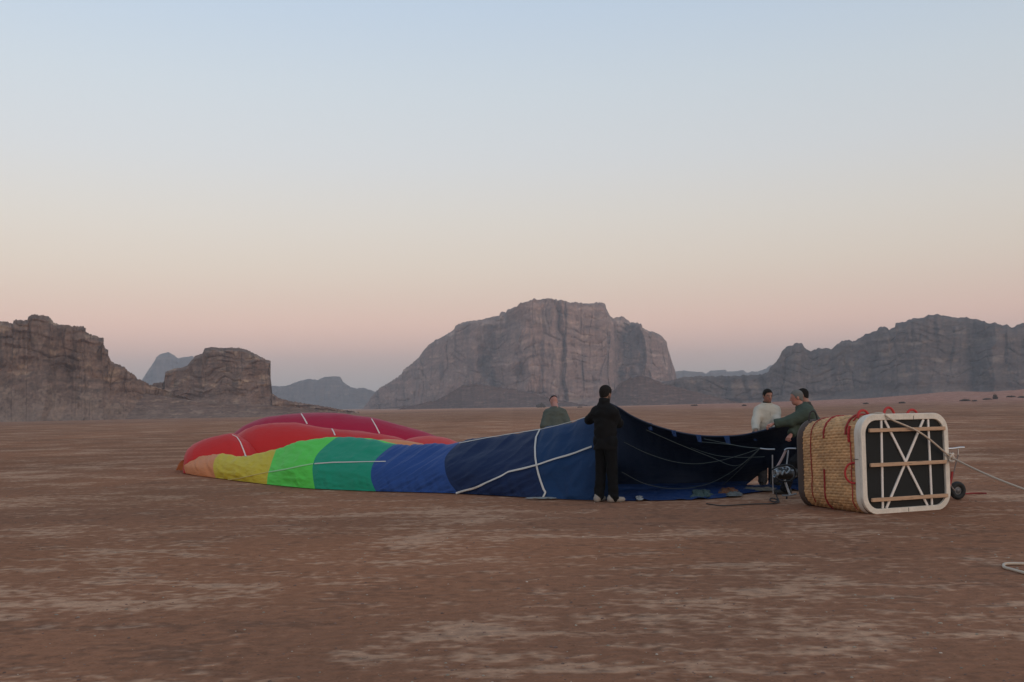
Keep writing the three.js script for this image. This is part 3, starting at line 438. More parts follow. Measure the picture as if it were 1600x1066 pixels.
// palm along +y from the wrist, palm faces +z, thumb towards +x * side; fingers curl towards +z
function handGeometry(side, curl) {
  const bones = [], A = (x, y, z) => V(x * side, y, z);
  bones.push([A(-0.03, 0.03, 0), A(-0.028, 0.085, 0.004), 0.013, 0.012], [A(-0.01, 0.02, 0), A(-0.008, 0.09, 0), 0.015, 0.012], [A(0.012, 0.02, 0), A(0.012, 0.09, 0), 0.015, 0.012], [A(0.028, 0.03, 0.002), A(0.03, 0.088, 0.003), 0.014, 0.012], [A(0, -0.03, 0), A(0, 0.03, 0), 0.026, 0.024]);
  const fs = [[-0.029, 0.085, 0.028, 0.02, 0.016], [-0.008, 0.091, 0.036, 0.025, 0.018], [0.012, 0.092, 0.04, 0.027, 0.019], [0.031, 0.088, 0.035, 0.024, 0.018]];
  const fingers = fs.map(([x, y, a, b, c], k) => { const q = [A(x, y, 0.003)]; let ang = curl * (0.75 + 0.08 * k), L = [a, b, c]; for (let i = 0; i < 3; i++) { const e = q[i]; q.push(V(e.x, e.y + Math.cos(ang) * L[i], e.z + Math.sin(ang) * L[i])); ang += curl * 0.85; } return q; });
  const th = [A(0.028, 0.03, 0.008), A(0.05, 0.056, 0.022), A(0.052, 0.083, 0.034), A(0.044, 0.104, 0.042)];
  return nets((p) => {
    let d = 1; for (const [a, b, r, s] of bones) d = smin(d, capsule(p, a, b, r, s), 0.016);
    let t = 1; for (let i = 0; i < 3; i++) t = smin(t, capsule(p, th[i], th[i + 1], 0.0115 - i * 0.001, 0.0105 - i * 0.001), 0.004); d = smin(d, t, 0.012);
    for (const q of fingers) { let f = 1; for (let i = 0; i < 3; i++) f = smin(f, capsule(p, q[i], q[i + 1], 0.0096 - i * 0.0008, 0.009 - i * 0.0008), 0.003); d = smin(d, f, 0.005); }
    return d;
  }, V(-0.075, -0.065, -0.04), V(0.075, 0.215, 0.15), 0.0038);
}
function makePerson(o) {
  const t = thing('person', o.label, 'person', o.pos, o.yaw), s = o.height / 1.78, skin = o.skin ?? [0.34, 0.17, 0.115], hip = V(0, 0.93, 0);
  t.scale.setScalar(s); t.updateMatrixWorld(true);
  const lean = new THREE.Quaternion().setFromEuler(new THREE.Euler(o.lean ?? 0, o.twist ?? 0, o.side ?? 0)), unlean = lean.clone().invert();
  const fw = (x, y, z) => V(x, y, z).sub(hip).applyQuaternion(lean).add(hip), q = V(0, 0, 0), inT = (p) => q.copy(p).sub(hip).applyQuaternion(unlean).add(hip);
  const local = (w) => t.worldToLocal(w.clone());
  const legs = o.legs ?? [[V(0.1, 0.92, 0), V(0.105, 0.5, 0.02), V(0.115, 0.09, -0.01), 0.25], [V(-0.1, 0.92, 0), V(-0.105, 0.5, 0.02), V(-0.115, 0.09, -0.01), -0.25]];
  const arms = [1, -1].map((sd) => {
    const S0 = fw(sd * 0.165, 1.375, -0.01), a = sd > 0 ? o.left : o.right; let wr = a?.hand ? local(a.hand) : fw(sd * 0.27, 0.87, 0.06), d = wr.clone().sub(S0); const U = 0.3, Lf = 0.265; let L = d.length(); if (L > U + Lf - 0.005) { d.setLength(U + Lf - 0.005); L = d.length(); wr = S0.clone().add(d); }
    const h = (U * U - Lf * Lf + L * L) / (2 * L), e = Math.sqrt(Math.max(0, U * U - h * h)), hint = a?.elbow ?? V(sd * 0.4, -0.3, -0.8), ax = d.clone().normalize(), off = hint.clone().addScaledVector(ax, -hint.dot(ax)).normalize();
    return { S0, E: S0.clone().addScaledVector(ax, h).addScaledVector(off, e), W: wr, sd, a };
  });
  const bulk = o.bulk ?? 1, sl = o.sleeve ?? 1, hem = o.hem ?? 0.76, wr = o.wrinkle ?? 0.011, seed = o.seed ?? 1;
  const torso = (p, g) => { const r = inT(p), x = r.x, y = r.y, z = r.z * 1.32; const P = V(x, y, z); let d = capsule(P, V(0, hem - 0.1, 0), V(0, 1.12, 0), (0.182 + (o.flare ?? 0.01)) * bulk + g, 0.172 * bulk + g); d = smin(d, capsule(P, V(0, 1.12, 0), V(0, 1.34, 0), 0.172 * bulk + g, 0.175 * bulk + g), 0.08); d = smin(d, capsule(P, V(-0.11, 1.365, 0), V(0.11, 1.365, 0), 0.085 * bulk + g, 0.085 * bulk + g), 0.1); return smin(d, capsule(r, V(0, 1.4, -0.02), V(0, 1.53, -0.015), 0.11 + g, 0.078 + g), 0.08); };
  const jacket = (p) => {
    let d = torso(p, 0);
    for (const { S0, E, W } of arms) { let a = smin(capsule(p, S0, E, 0.085 * bulk * sl, 0.071 * bulk * sl), capsule(p, E, W, 0.071 * bulk * sl, 0.053 * bulk * sl), 0.03); d = smin(d, a, 0.075); }
    const n = fbm(p.x * 8 + seed * 7, p.y * 11, p.z * 8, 3); d += wr * n * 1.6 + wr * 0.5 * Math.sin(p.y * 55 + 6 * noise(p.x * 5, p.y * 3, p.z * 5 + seed)) * 0.5;
    const r = inT(p); d = Math.max(d, hem - r.y + 0.01 * noise(p.x * 9, 0, p.z * 9)); d = Math.max(d, r.y - (o.collarY ?? 1.545));
    for (const { E, W } of arms) { const ax = W.clone().sub(E).normalize(), k = p.clone().sub(W).dot(ax); if (p.distanceTo(W) < 0.12 && k > 0.0) d = Math.max(d, k); }
    if (o.openNeck) { const b = capsule(r, V(0, 1.5, 0.16), V(0, 1.44, 0.2), 0.06, 0.035); d = Math.max(d, -b); }
    return d;
  };
  const bb = (pts, m) => { const b = new THREE.Box3().setFromPoints(pts).expandByScalar(m); return [b.min, b.max]; };
  const pts = [fw(0, hem, 0), fw(0, 1.55, 0), fw(0.2, 1.4, 0), fw(-0.2, 1.4, 0), fw(0.2, hem, 0.0), fw(-0.2, hem, 0)]; for (const a of arms) pts.push(a.S0, a.E, a.W);
  const cloth1 = (c, ro = 0.9) => phys(...c, ro, { specularIntensity: 0.25 });
  part('jacket', nets(jacket, ...bb(pts, 0.16), 0.0135), cloth1(o.jacket), t);
  const leg = (p, g) => { let d = 1; for (const [a, k, f] of legs) { d = smin(d, smin(capsule(p, a, k, 0.108 + g, 0.083 + g), capsule(p, k, f, 0.083 + g, 0.08 + g), 0.03), 0.02); } return smin(d, capsule(p, V(-0.07, 0.95, 0), V(0.07, 0.95, 0), 0.125 + g, 0.125 + g), 0.06); };
  const lp = [V(0.15, 1.05, 0.1), V(-0.15, 1.05, -0.1)]; for (const l of legs) lp.push(l[0], l[1], l[2]);
  part('trousers', nets((p) => Math.max(leg(p, 0) + 0.012 * fbm(p.x * 9 + seed, p.y * 9, p.z * 9, 3) + 0.004 * Math.sin(p.y * 60 + 8 * noise(p.x * 6, p.y * 4, p.z * 6)) * sstep(0.6, 0.2, p.y), p.y - 1.06), ...bb(lp, 0.14), 0.015), cloth1(o.trousers), t);
  for (const [, , f, turn] of legs) {
    const g = nets((p) => { const x = p.x * Math.cos(turn) - p.z * Math.sin(turn), z = p.x * Math.sin(turn) + p.z * Math.cos(turn), P = V(x, p.y, z); let d = capsule(P, V(0, 0.045, -0.06), V(0, 0.04, 0.15), 0.046, 0.04); d = smin(d, capsule(P, V(0, 0.06, -0.04), V(0, 0.11, -0.03), 0.05, 0.05), 0.04); return Math.max(d, -p.y + 0.004); }, V(-0.2, -0.01, -0.2), V(0.2, 0.2, 0.25), 0.011);
    g.translate(f.x, f.y - 0.09, f.z); part('shoe', g, cloth1(o.shoes ?? [0.05, 0.045, 0.04], 0.6), t);
  }
  // the body itself: head, hands and what the clothes cover
  const headQ = lean.clone().multiply(new THREE.Quaternion().setFromEuler(new THREE.Euler(o.headPitch ?? 0, o.headYaw ?? 0, 0, 'YXZ'))), neck = fw(0, 1.51, -0.005), hc = neck.clone().add(V(0, 0.155, 0.03).applyQuaternion(lean.clone().multiply(new THREE.Quaternion().setFromEuler(new THREE.Euler((o.headPitch ?? 0) * 0.5, (o.headYaw ?? 0) * 0.5, 0)))));
  const core = nets((p) => { let d = torso(p, -0.035); d = Math.max(d, inT(p).y - 1.47, 0.96 - inT(p).y); d = smin(d, leg(p, -0.03), 0.03); d = smin(d, capsule(p, fw(0, 1.4, -0.01), neck, 0.06, 0.055), 0.04); for (const { S0, E, W } of arms) d = smin(d, smin(capsule(p, S0, E, 0.048, 0.04), capsule(p, E, W, 0.04, 0.03), 0.02), 0.03); return d; }, ...bb([...pts, ...lp], 0.1), 0.019);
  paint(core, () => skin);
  const head = nets(headField, V(-0.1, -0.21, -0.13), V(0.1, 0.14, 0.14), 0.0048), beard = o.beard ?? 0, hair = o.hair ?? [0.014, 0.011, 0.009];
  paint(head, (x, y, z) => {
    let c = [...skin]; const ex = Math.abs(Math.abs(x) - 0.031), mixc = (b, k) => { c = c.map((v, i) => lerp(v, b[i], k)); };
    if (z > 0.05 && Math.hypot(ex, y - 0.003) < 0.011) c = ex < 0.006 ? [0.02, 0.015, 0.012] : [0.4, 0.36, 0.33];
    if (z > 0.06 && Math.abs(y - 0.027 - 0.004 * (1 - ex / 0.02)) < 0.0055 && ex < 0.02) mixc(hair, 0.85);
    if (z > 0.06 && Math.abs(y + 0.062) < 0.01 && Math.abs(x) < 0.024) mixc([0.3, 0.1, 0.085], 0.7);
    if (beard && y < -0.035 && z > -0.02 && !(Math.abs(y + 0.062) < 0.009 && Math.abs(x) < 0.02)) mixc(hair, beard * (y > -0.14 ? 1 : 0));
    if (o.moustache && z > 0.07 && Math.abs(y + 0.046) < 0.008 && Math.abs(x) < 0.028) mixc(hair, 0.85);
    if (z > 0.02 && y > -0.05 && y < 0.0 && Math.abs(x) > 0.02) mixc([skin[0] * 1.15, skin[1] * 0.85, skin[2] * 0.85], 0.5);
    return c;
  });
  head.applyQuaternion(headQ); head.translate(hc.x, hc.y, hc.z);
  const list = [core, head];
  for (const { E, W, sd, a } of arms) {
    const h = handGeometry(sd, a?.curl ?? 0.55), y = a?.dir ? a.dir.clone().normalize() : W.clone().sub(E).normalize(), n0 = a?.palm ?? V(-sd, 0, 0.3), z = n0.clone().addScaledVector(y, -n0.dot(y)).normalize(), x = y.clone().cross(z);
    // thumb side: with the palm facing z the thumb of the left hand lies towards -x * sd in this frame
    h.applyMatrix4(new THREE.Matrix4().makeBasis(x, y, z)); h.translate(W.x + y.x * 0.015, W.y + y.y * 0.015, W.z + y.z * 0.015); paint(h, () => skin); list.push(h);
  }
  part('body', mergeGeometries(list), std(1, 1, 1, 0.6, { vertexColors: true }), t);
  if (o.cap) { const g = nets((p) => Math.max(cranium(p) - 0.012 - 0.004 * Math.abs(p.z) / 0.1, (0.062 - 0.18 * p.z) - p.y), V(-0.11, 0.0, -0.13), V(0.11, 0.16, 0.13), 0.0055); g.applyQuaternion(headQ); g.translate(hc.x, hc.y, hc.z); part('cap', g, cloth1(o.cap), t); }
  if (o.hairLift !== 0) { const lift = o.hairLift ?? 0.009, g = nets((p) => Math.max(smin(cranium(p), ellipsoid(p, [0, -0.03, -0.03], [0.06, 0.07, 0.06]), 0.03) - lift + 0.005 * fbm(p.x * 60, p.y * 60, p.z * 60, 2), lineAt(hairline, p.z) + (o.hairUp ?? 0) - p.y + 0.004 * noise(p.x * 90, p.y * 90, p.z * 90)), V(-0.11, -0.1, -0.135), V(0.11, 0.16, 0.13), 0.005); g.applyQuaternion(headQ); g.translate(hc.x, hc.y, hc.z); part('hair', g, cloth1(hair, 0.75), t); }
  if (o.collar) { const g = new THREE.LatheGeometry([[0.062, -0.01], [0.078, -0.015], [0.08, 0.03], [0.074, 0.06], [0.066, 0.062], [0.064, 0.03], [0.062, -0.01]].map(([x, y]) => new THREE.Vector2(x * (o.collarW ?? 1), y)), 24); g.rotateX(0.2); g.applyQuaternion(lean); const n = fw(0, 1.5 + (o.collarUp ?? 0), -0.012); g.translate(n.x, n.y, n.z); part('collar', g, cloth1(o.collar), t); }
  if (o.outerCollar) { const g = new THREE.LatheGeometry([[0.1, -0.05], [0.104, 0.0], [0.098, 0.045], [0.088, 0.05], [0.086, 0.0], [0.1, -0.05]].map(([x, y]) => new THREE.Vector2(x, y)), 28, 0.45, Math.PI * 2 - 0.9); g.rotateX(0.25); g.applyQuaternion(lean); const n = fw(0, 1.485, -0.005); g.translate(n.x, n.y, n.z); part('collar', g, cloth1(o.jacket), t); }
  return t;
}
const footAt = (px, D) => { const d = rayDir(px, 640), p = d.multiplyScalar(D / -d.z); return V(p.x, 0, p.z); };
makePerson({ label: 'man in dark coat and white shoes standing with his back turned beside the blue cloth', pos: V(at(948, 783, 15.42).x, 0, -15.42), yaw: Math.PI - 0.75, height: 1.78, jacket: [0.009, 0.0085, 0.0085], trousers: [0.006, 0.006, 0.0065], shoes: [0.27, 0.24, 0.21], skin: [0.3, 0.16, 0.11], collar: [0.012, 0.012, 0.012], collarUp: 0.03, collarW: 1.1, hem: 0.8, flare: 0.03, bulk: 1.0, beard: 0.75, headPitch: 0.12, headYaw: 0.0, seed: 3, hairLift: 0.014,
  left: { hand: at(944, 645, 15.75), elbow: V(0.5, -0.3, -0.75), curl: 0.9 }, right: { hand: at(956, 640, 15.65), elbow: V(-0.6, -0.9, -0.1), curl: 0.9 }, legs: [[V(0.09, 0.92, 0), V(0.1, 0.5, 0.01), V(0.12, 0.09, -0.04), 0.1], [V(-0.09, 0.92, 0), V(-0.1, 0.5, 0.02), V(-0.12, 0.09, 0.02), -0.5]] });
makePerson({ label: 'man in grey green jacket and black cap seen from behind beyond the blue cloth', pos: footAt(868.5, 20.8), yaw: Math.PI + 0.12, height: 1.72, jacket: [0.088, 0.098, 0.082], trousers: [0.04, 0.04, 0.04], skin: [0.4, 0.19, 0.15], cap: [0.01, 0.01, 0.012], hairLift: 0, bulk: 1.1, flare: 0.03, hem: 0.7, lean: 0.26, headPitch: 0.3, headYaw: 0.25, collarY: 1.525, seed: 8, sleeve: 1.1 });
makePerson({ label: 'dark haired man in a cream white jacket facing the camera behind the lifted lip', pos: footAt(1198, 17.9), yaw: 0.12, height: 1.725, jacket: [0.5, 0.455, 0.38], trousers: [0.05, 0.05, 0.055], skin: [0.32, 0.15, 0.1], bulk: 1.1, flare: 0.0, lean: 0.05, headPitch: 0.16, headYaw: 0.1, collar: [0.02, 0.018, 0.018], collarW: 0.98, openNeck: true, outerCollar: true, collarY: 1.535, seed: 12, beard: 0.25,
  right: { hand: at(1181, 674, 17.45), elbow: V(-0.5, -0.5, -0.4), curl: 0.9 }, left: { hand: at(1213, 674, 17.4), elbow: V(0.5, -0.5, -0.4), curl: 0.9 } });
const white = scene.children[scene.children.length - 1];
part('zip', tube([V(0.0, 1.46, 0.135), V(0, 1.36, 0.165), V(0, 1.2, 0.158), V(0, 1.02, 0.152), V(0, 0.82, 0.15)], 0.006, 30, 5), std(0.2, 0.19, 0.17, 0.6), white);
makePerson({ label: 'grey haired man in dark green jacket reaching left to hold the cloth, in profile', pos: V(at(1279, 700, 16.3).x, 0, -16.3), yaw: -Math.PI / 2 - 0.12, height: 1.75, jacket: [0.06, 0.078, 0.06], trousers: [0.014, 0.014, 0.016], skin: [0.42, 0.185, 0.135], hair: [0.15, 0.145, 0.135], bulk: 1.22, sleeve: 1.1, lean: 0.46, headPitch: -0.3, headYaw: 0.0, hem: 0.78, seed: 17, hairLift: 0.008, moustache: true,
  left: { hand: at(1187, 670, 16.25), elbow: V(0.2, -0.7, -0.3), curl: 0.8, palm: V(0, -1, 0.2) }, right: { hand: at(1223, 702, 15.98), elbow: V(-0.3, -0.9, -0.4), curl: 1.15, palm: V(0, -1, 0.1) },
  legs: [[V(0.1, 0.92, 0), V(0.13, 0.53, 0.42), V(0.13, 0.09, 0.58), 0], [V(-0.1, 0.92, 0), V(-0.12, 0.5, 0.06), V(-0.13, 0.09, -0.16), -0.2]] });
makePerson({ label: 'man mostly hidden behind the man in green, only his dark hair and nape showing', pos: footAt(1262, 17.4), yaw: -Math.PI * 0.62, height: 1.72, jacket: [0.05, 0.045, 0.04], trousers: [0.03, 0.03, 0.035], skin: [0.33, 0.17, 0.12], seed: 21, lean: 0.06, headPitch: 0.15 });

// ---------- the basket, lying on its side with its base towards the camera ----------
const BW = 1.5, BH = 1.29, BL = 1.27, BR = 0.23;
function rr(w, h, r, u) {                    // point at share u of the outline of a rounded rectangle standing on y = 0
  const a = w - 2 * r, b = h - 2 * r, q = Math.PI * r / 2, T = 2 * a + 2 * b + 4 * q; let s = ((u % 1) + 1) % 1 * T;
  const arc = (cx, cy, t0, k) => { const t = t0 + k * Math.PI / 2; return [cx + r * Math.cos(t), cy + r * Math.sin(t), Math.cos(t), Math.sin(t)]; };
  if (s < a) return [-a / 2 + s, 0, 0, -1]; s -= a; if (s < q) return arc(a / 2, r, -Math.PI / 2, s / q); s -= q;
  if (s < b) return [w / 2, r + s, 1, 0]; s -= b; if (s < q) return arc(a / 2, h - r, 0, s / q); s -= q;
  if (s < a) return [a / 2 - s, h, 0, 1]; s -= a; if (s < q) return arc(-a / 2, h - r, Math.PI / 2, s / q); s -= q;
  if (s < b) return [-w / 2, h - r - s, -1, 0]; s -= b; return arc(-a / 2, r, Math.PI, s / q);
}
const perimeter = (w, h, r) => 2 * (w - 2 * r) + 2 * (h - 2 * r) + 2 * Math.PI * r;
const basket = thing('balloon_basket', 'wicker balloon basket lying on its side, its black braced base facing the camera', 'balloon basket', V(5.28, 0, -13.53), 0.4);
const section = (k) => [BW - 0.1 * k, BH - 0.09 * k + 0.02 * Math.sin(k * 3.14), BR + 0.02 * k];      // k: 0 at the base, 1 at the rim
const onWall = (u, k, lift = 0) => { const [w, h, r] = section(k), [x, y, nx, ny] = rr(w, h, r, u); return V(x + nx * lift, Math.max(0.004, y + ny * lift), -BL * k); };
{
  const nU = 900, nZ = 110, stakes = Math.round(perimeter(BW, BH, BR) / 0.041), R = rng(9), tone = []; for (let i = 0; i < 4000; i++) tone.push(0.77 + 0.44 * R());
  const g = grid(nU, nZ, (i, j) => {
    const u = i / nU, k = lerp(0.05, 0.985, j / nZ), row = u * stakes, par = Math.floor(row) % 2, fx = row - Math.floor(row), z = k * BL / 0.1 + par * 0.5 + 0.12 * noise(u * 60, k * 5, 2);
    const w = Math.pow(Math.sin(Math.PI * fx), 0.6) * (0.7 + 0.3 * Math.cos(2 * Math.PI * z)), thin = 0.25 * Math.sin(k * BL / 0.0135 * Math.PI * 2);
    const bulge = 0.018 * Math.sin(k * 3.14) + 0.006 * noise(u * 14, k * 4, 6);
    return onWall(u, k, bulge + 0.011 * w + 0.0025 * thin);
  }, (i, j) => { const u = i / nU, k = j / nZ, row = Math.floor(u * stakes), cell = Math.floor(k * BL / 0.1 + (row % 2) * 0.5), a = tone[(row * 37 + cell * 101) % 4000], b = 1 + 0.25 * noise(u * 240, k * 34, 3) + 0.22 * noise(u * 12, k * 5, 7), q = a * b; return [0.54 * q, 0.295 * q * (0.96 + 0.05 * tone[row % 4000]), 0.132 * q]; });
  part('wicker_wall', g, std(1, 1, 1, 0.75, { vertexColors: true }), basket);
  part('lining', grid(120, 6, (i, j) => onWall(i / 120, lerp(0.03, 0.97, j / 6), -0.045)), std(0.09, 0.055, 0.035, 0.9), basket);
  const hide = std(0.075, 0.05, 0.038, 0.75);
  const rim = grid(200, 12, (i, j) => { const a = j / 12 * 2 * Math.PI, q = onWall(i / 200, 0.985, -0.005 + 0.045 * Math.cos(a)); q.z += 0.07 * Math.sin(a) - 0.015; q.y = Math.max(0.004, q.y); return q; });
  part('leather_rim', rim, hide, basket);
}
{
  const shape = (w, h, r, y0) => { const s = new THREE.Shape(); for (let i = 0; i <= 120; i++) { const [x, y] = rr(w, h, r, i / 120); i ? s.lineTo(x, y + y0) : s.moveTo(x, y + y0); } return s; };
  const outer = shape(BW + 0.02, BH + 0.02, BR + 0.01, -0.004), hole = new THREE.Path(); for (let i = 120; i >= 0; i--) { const [x, y] = rr(BW - 0.105, BH - 0.105, BR - 0.035, i / 120); i === 120 ? hole.moveTo(x, y + 0.0525) : hole.lineTo(x, y + 0.0525); } outer.holes.push(hole);
  const front = new THREE.ExtrudeGeometry(outer, { depth: 0.028, bevelEnabled: true, bevelThickness: 0.014, bevelSize: 0.008, bevelSegments: 3, curveSegments: 2 }); front.translate(0, 0.004, 0.0);
  const bumpHide = (() => { const N = 256, d = new Uint8Array(N * N * 4), n = tileNoise(7), n2 = tileNoise(8); for (let y = 0; y < N; y++) for (let x = 0; x < N; x++) { const o = (y * N + x) * 4, v = n(x / N * 8, y / N * 8, 8, 8) * 0.5 + n2(x / N * 30, y / N * 30, 30, 30) * 0.3, c = 232 + 26 * v; d[o] = c; d[o + 1] = c * 0.985; d[o + 2] = c * 0.955; d[o + 3] = 255; } const t = new THREE.DataTexture(d, N, N); t.wrapS = t.wrapT = THREE.RepeatWrapping; t.magFilter = THREE.LinearFilter; t.colorSpace = THREE.SRGBColorSpace; t.needsUpdate = true; return t; })();
  const whiteHide = std(0.86, 0.79, 0.71, 0.7, { map: bumpHide, bumpMap: bumpHide, bumpScale: 0.004 });
  const band = grid(240, 5, (i, j) => { const q = onWall(i / 240, 0.002 + 0.07 * j / 5, 0.02 + 0.007 * Math.sin(Math.PI * j / 5) + 0.004 * noise(i / 4, j, 3)); return q; });
  part('base_frame', merge([front, band]), whiteHide, basket);
  const panel = new THREE.ExtrudeGeometry(shape(BW - 0.08, BH - 0.08, BR - 0.03, 0.04), { depth: 0.012, bevelEnabled: false, curveSegments: 2 }); panel.translate(0, 0, -0.002); part('base_panel', panel, phys(0.024, 0.024, 0.023, 0.85, { specularIntensity: 0.3 }), basket);
  const wood = (() => { const N = 128, d = new Uint8Array(N * N * 4), n = tileNoise(17); for (let y = 0; y < N; y++) for (let x = 0; x < N; x++) { const o = (y * N + x) * 4, v = n(x / N * 3, y / N * 22, 3, 22), k = n(x / N * 9, y / N * 4, 9, 4), c = 190 + 34 * v + (k > 0.55 ? -45 : 0); d[o] = clamp(c, 0, 255); d[o + 1] = clamp(c * 0.83, 0, 255); d[o + 2] = clamp(c * 0.68, 0, 255); d[o + 3] = 255; } const t = new THREE.DataTexture(d, N, N); t.wrapS = t.wrapT = THREE.RepeatWrapping; t.magFilter = THREE.LinearFilter; t.colorSpace = THREE.SRGBColorSpace; t.needsUpdate = true; return t; })();
  const woodM = std(0.95, 0.9, 0.86, 0.75, { map: wood }), barM = std(0.74, 0.68, 0.62, 0.65), X = (f) => (f - 0.5) * BW, Y = (f) => (1 - f) * BH;
  const strip = (x0, y0, x1, y1, w, th, z) => { const L = Math.hypot(x1 - x0, y1 - y0), g = new RoundedBoxGeometry(L, w, th, 2, 0.006); g.rotateZ(Math.atan2(y1 - y0, x1 - x0)); g.translate((x0 + x1) / 2, (y0 + y1) / 2, z); return g; };
  part('vertical_bar', strip(X(0.235), Y(0.045), X(0.215), Y(0.95), 0.034, 0.02, 0.021), barM, basket); part('vertical_bar', strip(X(0.785), Y(0.045), X(0.79), Y(0.95), 0.034, 0.02, 0.021), barM, basket);
  part('cross_bar', strip(X(0.275), Y(0.045), X(0.735), Y(0.95), 0.036, 0.02, 0.0235), barM, basket); part('cross_bar', strip(X(0.73), Y(0.045), X(0.255), Y(0.95), 0.036, 0.02, 0.0215), barM, basket);
  for (const f of [0.145, 0.5, 0.855]) part('wooden_slat', strip(X(0.075), Y(f), X(0.965), Y(f), 0.05, 0.034, 0.05), woodM, basket);
  const dark = std(0.03, 0.028, 0.026, 0.8); for (const [a, b, c, d] of [[0.6, 0.003, 0.6, 0.05], [0.5, 0.955, 0.5, 0.997]]) part('frame_seam', strip(X(a), Y(b), X(c), Y(d), 0.008, 0.004, 0.0435), dark, basket);
  part('frame_seam', tube([0, 1, 2, 3].map((i) => onWall(0.835, 0.01 + 0.026 * i, 0.03)), 0.004, 10, 5), dark, basket);
  const red = std(0.42, 0.028, 0.024, 0.7), dred = std(0.3, 0.022, 0.018, 0.75), cord = (u0, u1, k, r, dk = 0, lift = 0.026) => tube([...Array(15)].map((_, i) => onWall(lerp(u0, u1, i / 14), k + dk * Math.sin(i * 1.1), lift + 0.003 * Math.sin(i * 2.3))), r, 60, 6);
  // the left wall runs from u = 0.69 (top) to 0.94 (bottom) of the outline
  part('red_cord', cord(0.67, 0.955, 0.79, 0.007, 0.004), dred, basket); part('red_cord', cord(0.665, 0.775, 0.56, 0.016), dred, basket); part('red_cord', cord(0.86, 0.975, 0.57, 0.014), dred, basket);
  part('red_cord', cord(0.665, 0.77, 0.2, 0.016), dred, basket); part('red_cord', cord(0.665, 0.735, 0.135, 0.01), red, basket); part('red_cord', cord(0.75, 0.79, 0.15, 0.019), red, basket); part('red_cord', cord(0.79, 0.965, 0.125, 0.007, 0.004), red, basket);
  const loop = (base, side, out, w, h, r) => tube([...Array(13)].map((_, i) => { const a = Math.PI * i / 12; return base.clone().addScaledVector(side, -w * Math.cos(a)).addScaledVector(out, h * Math.pow(Math.sin(a), 0.8) - 0.01); }), r, 40, 8);
  for (const [x, h, lean] of [[-0.57, 0.105, 0], [-0.12, 0.135, 0.02], [0.29, 0.1, 0.05]]) part('rope_handle', loop(V(x, BH - 0.015, -0.12), V(1, 0, 0.05), V(lean, 1, -0.1).normalize(), 0.088, h, 0.017), red, basket, 'red rope handle on top');
  part('rope_handle', loop(onWall(0.87, 0.085, 0.02), V(0.03, 1, 0), V(-0.65, 0, -0.75).normalize(), 0.135, 0.13, 0.014), red, basket, 'red rope handle on the wicker side');
  part('rope_handle', loop(V(-0.5, BH - 0.09, -1.22), V(1, 0, 0.3), V(0, 1, 0), 0.06, 0.17, 0.012), std(0.025, 0.022, 0.02, 0.8), basket, 'dark strap loop at the rim');
}
// tether rope over the base, knotted at the right edge and running off to the right
{
  const B = basket; B.updateMatrixWorld(true); const w = (x, y, z) => B.localToWorld(V(x, y, z)), ropeM = std(0.5, 0.4, 0.31, 0.85), t = thing('tether_rope', 'beige tether rope slanting across the black basket base and off to the right', 'rope');
  const k = w(0.765, 0.70, 0.075);
  const a = [w(-0.42, BH + 0.02, -0.16), w(-0.36, BH + 0.035, 0.0), w(-0.3, BH - 0.04, 0.09), w(0.2, 1.055, 0.1), k]; part('rope', tube(a, 0.013, 80, 7), ropeM, t);
  const e = at(1600, 764.5, 12.6), f = at(1760, 820, 11.6); f.y = Math.max(0.03, f.y); part('rope', tube([k, k.clone().lerp(e, 0.5).add(V(0, -0.02, 0)), e, f, f.clone().add(V(1.5, 0.0, 0.6)).setY(0.02)], 0.014, 60, 7), ropeM, t);
  part('knot', tube([0, 1, 2, 3, 4, 5, 6, 7, 8].map((i) => k.clone().add(V(0.035 * Math.cos(i * 2.1), 0.055 * Math.sin(i * 1.3), 0.03 * Math.sin(i * 2.1)))), 0.016, 50, 7), std(0.6, 0.52, 0.44, 0.85), t);
}
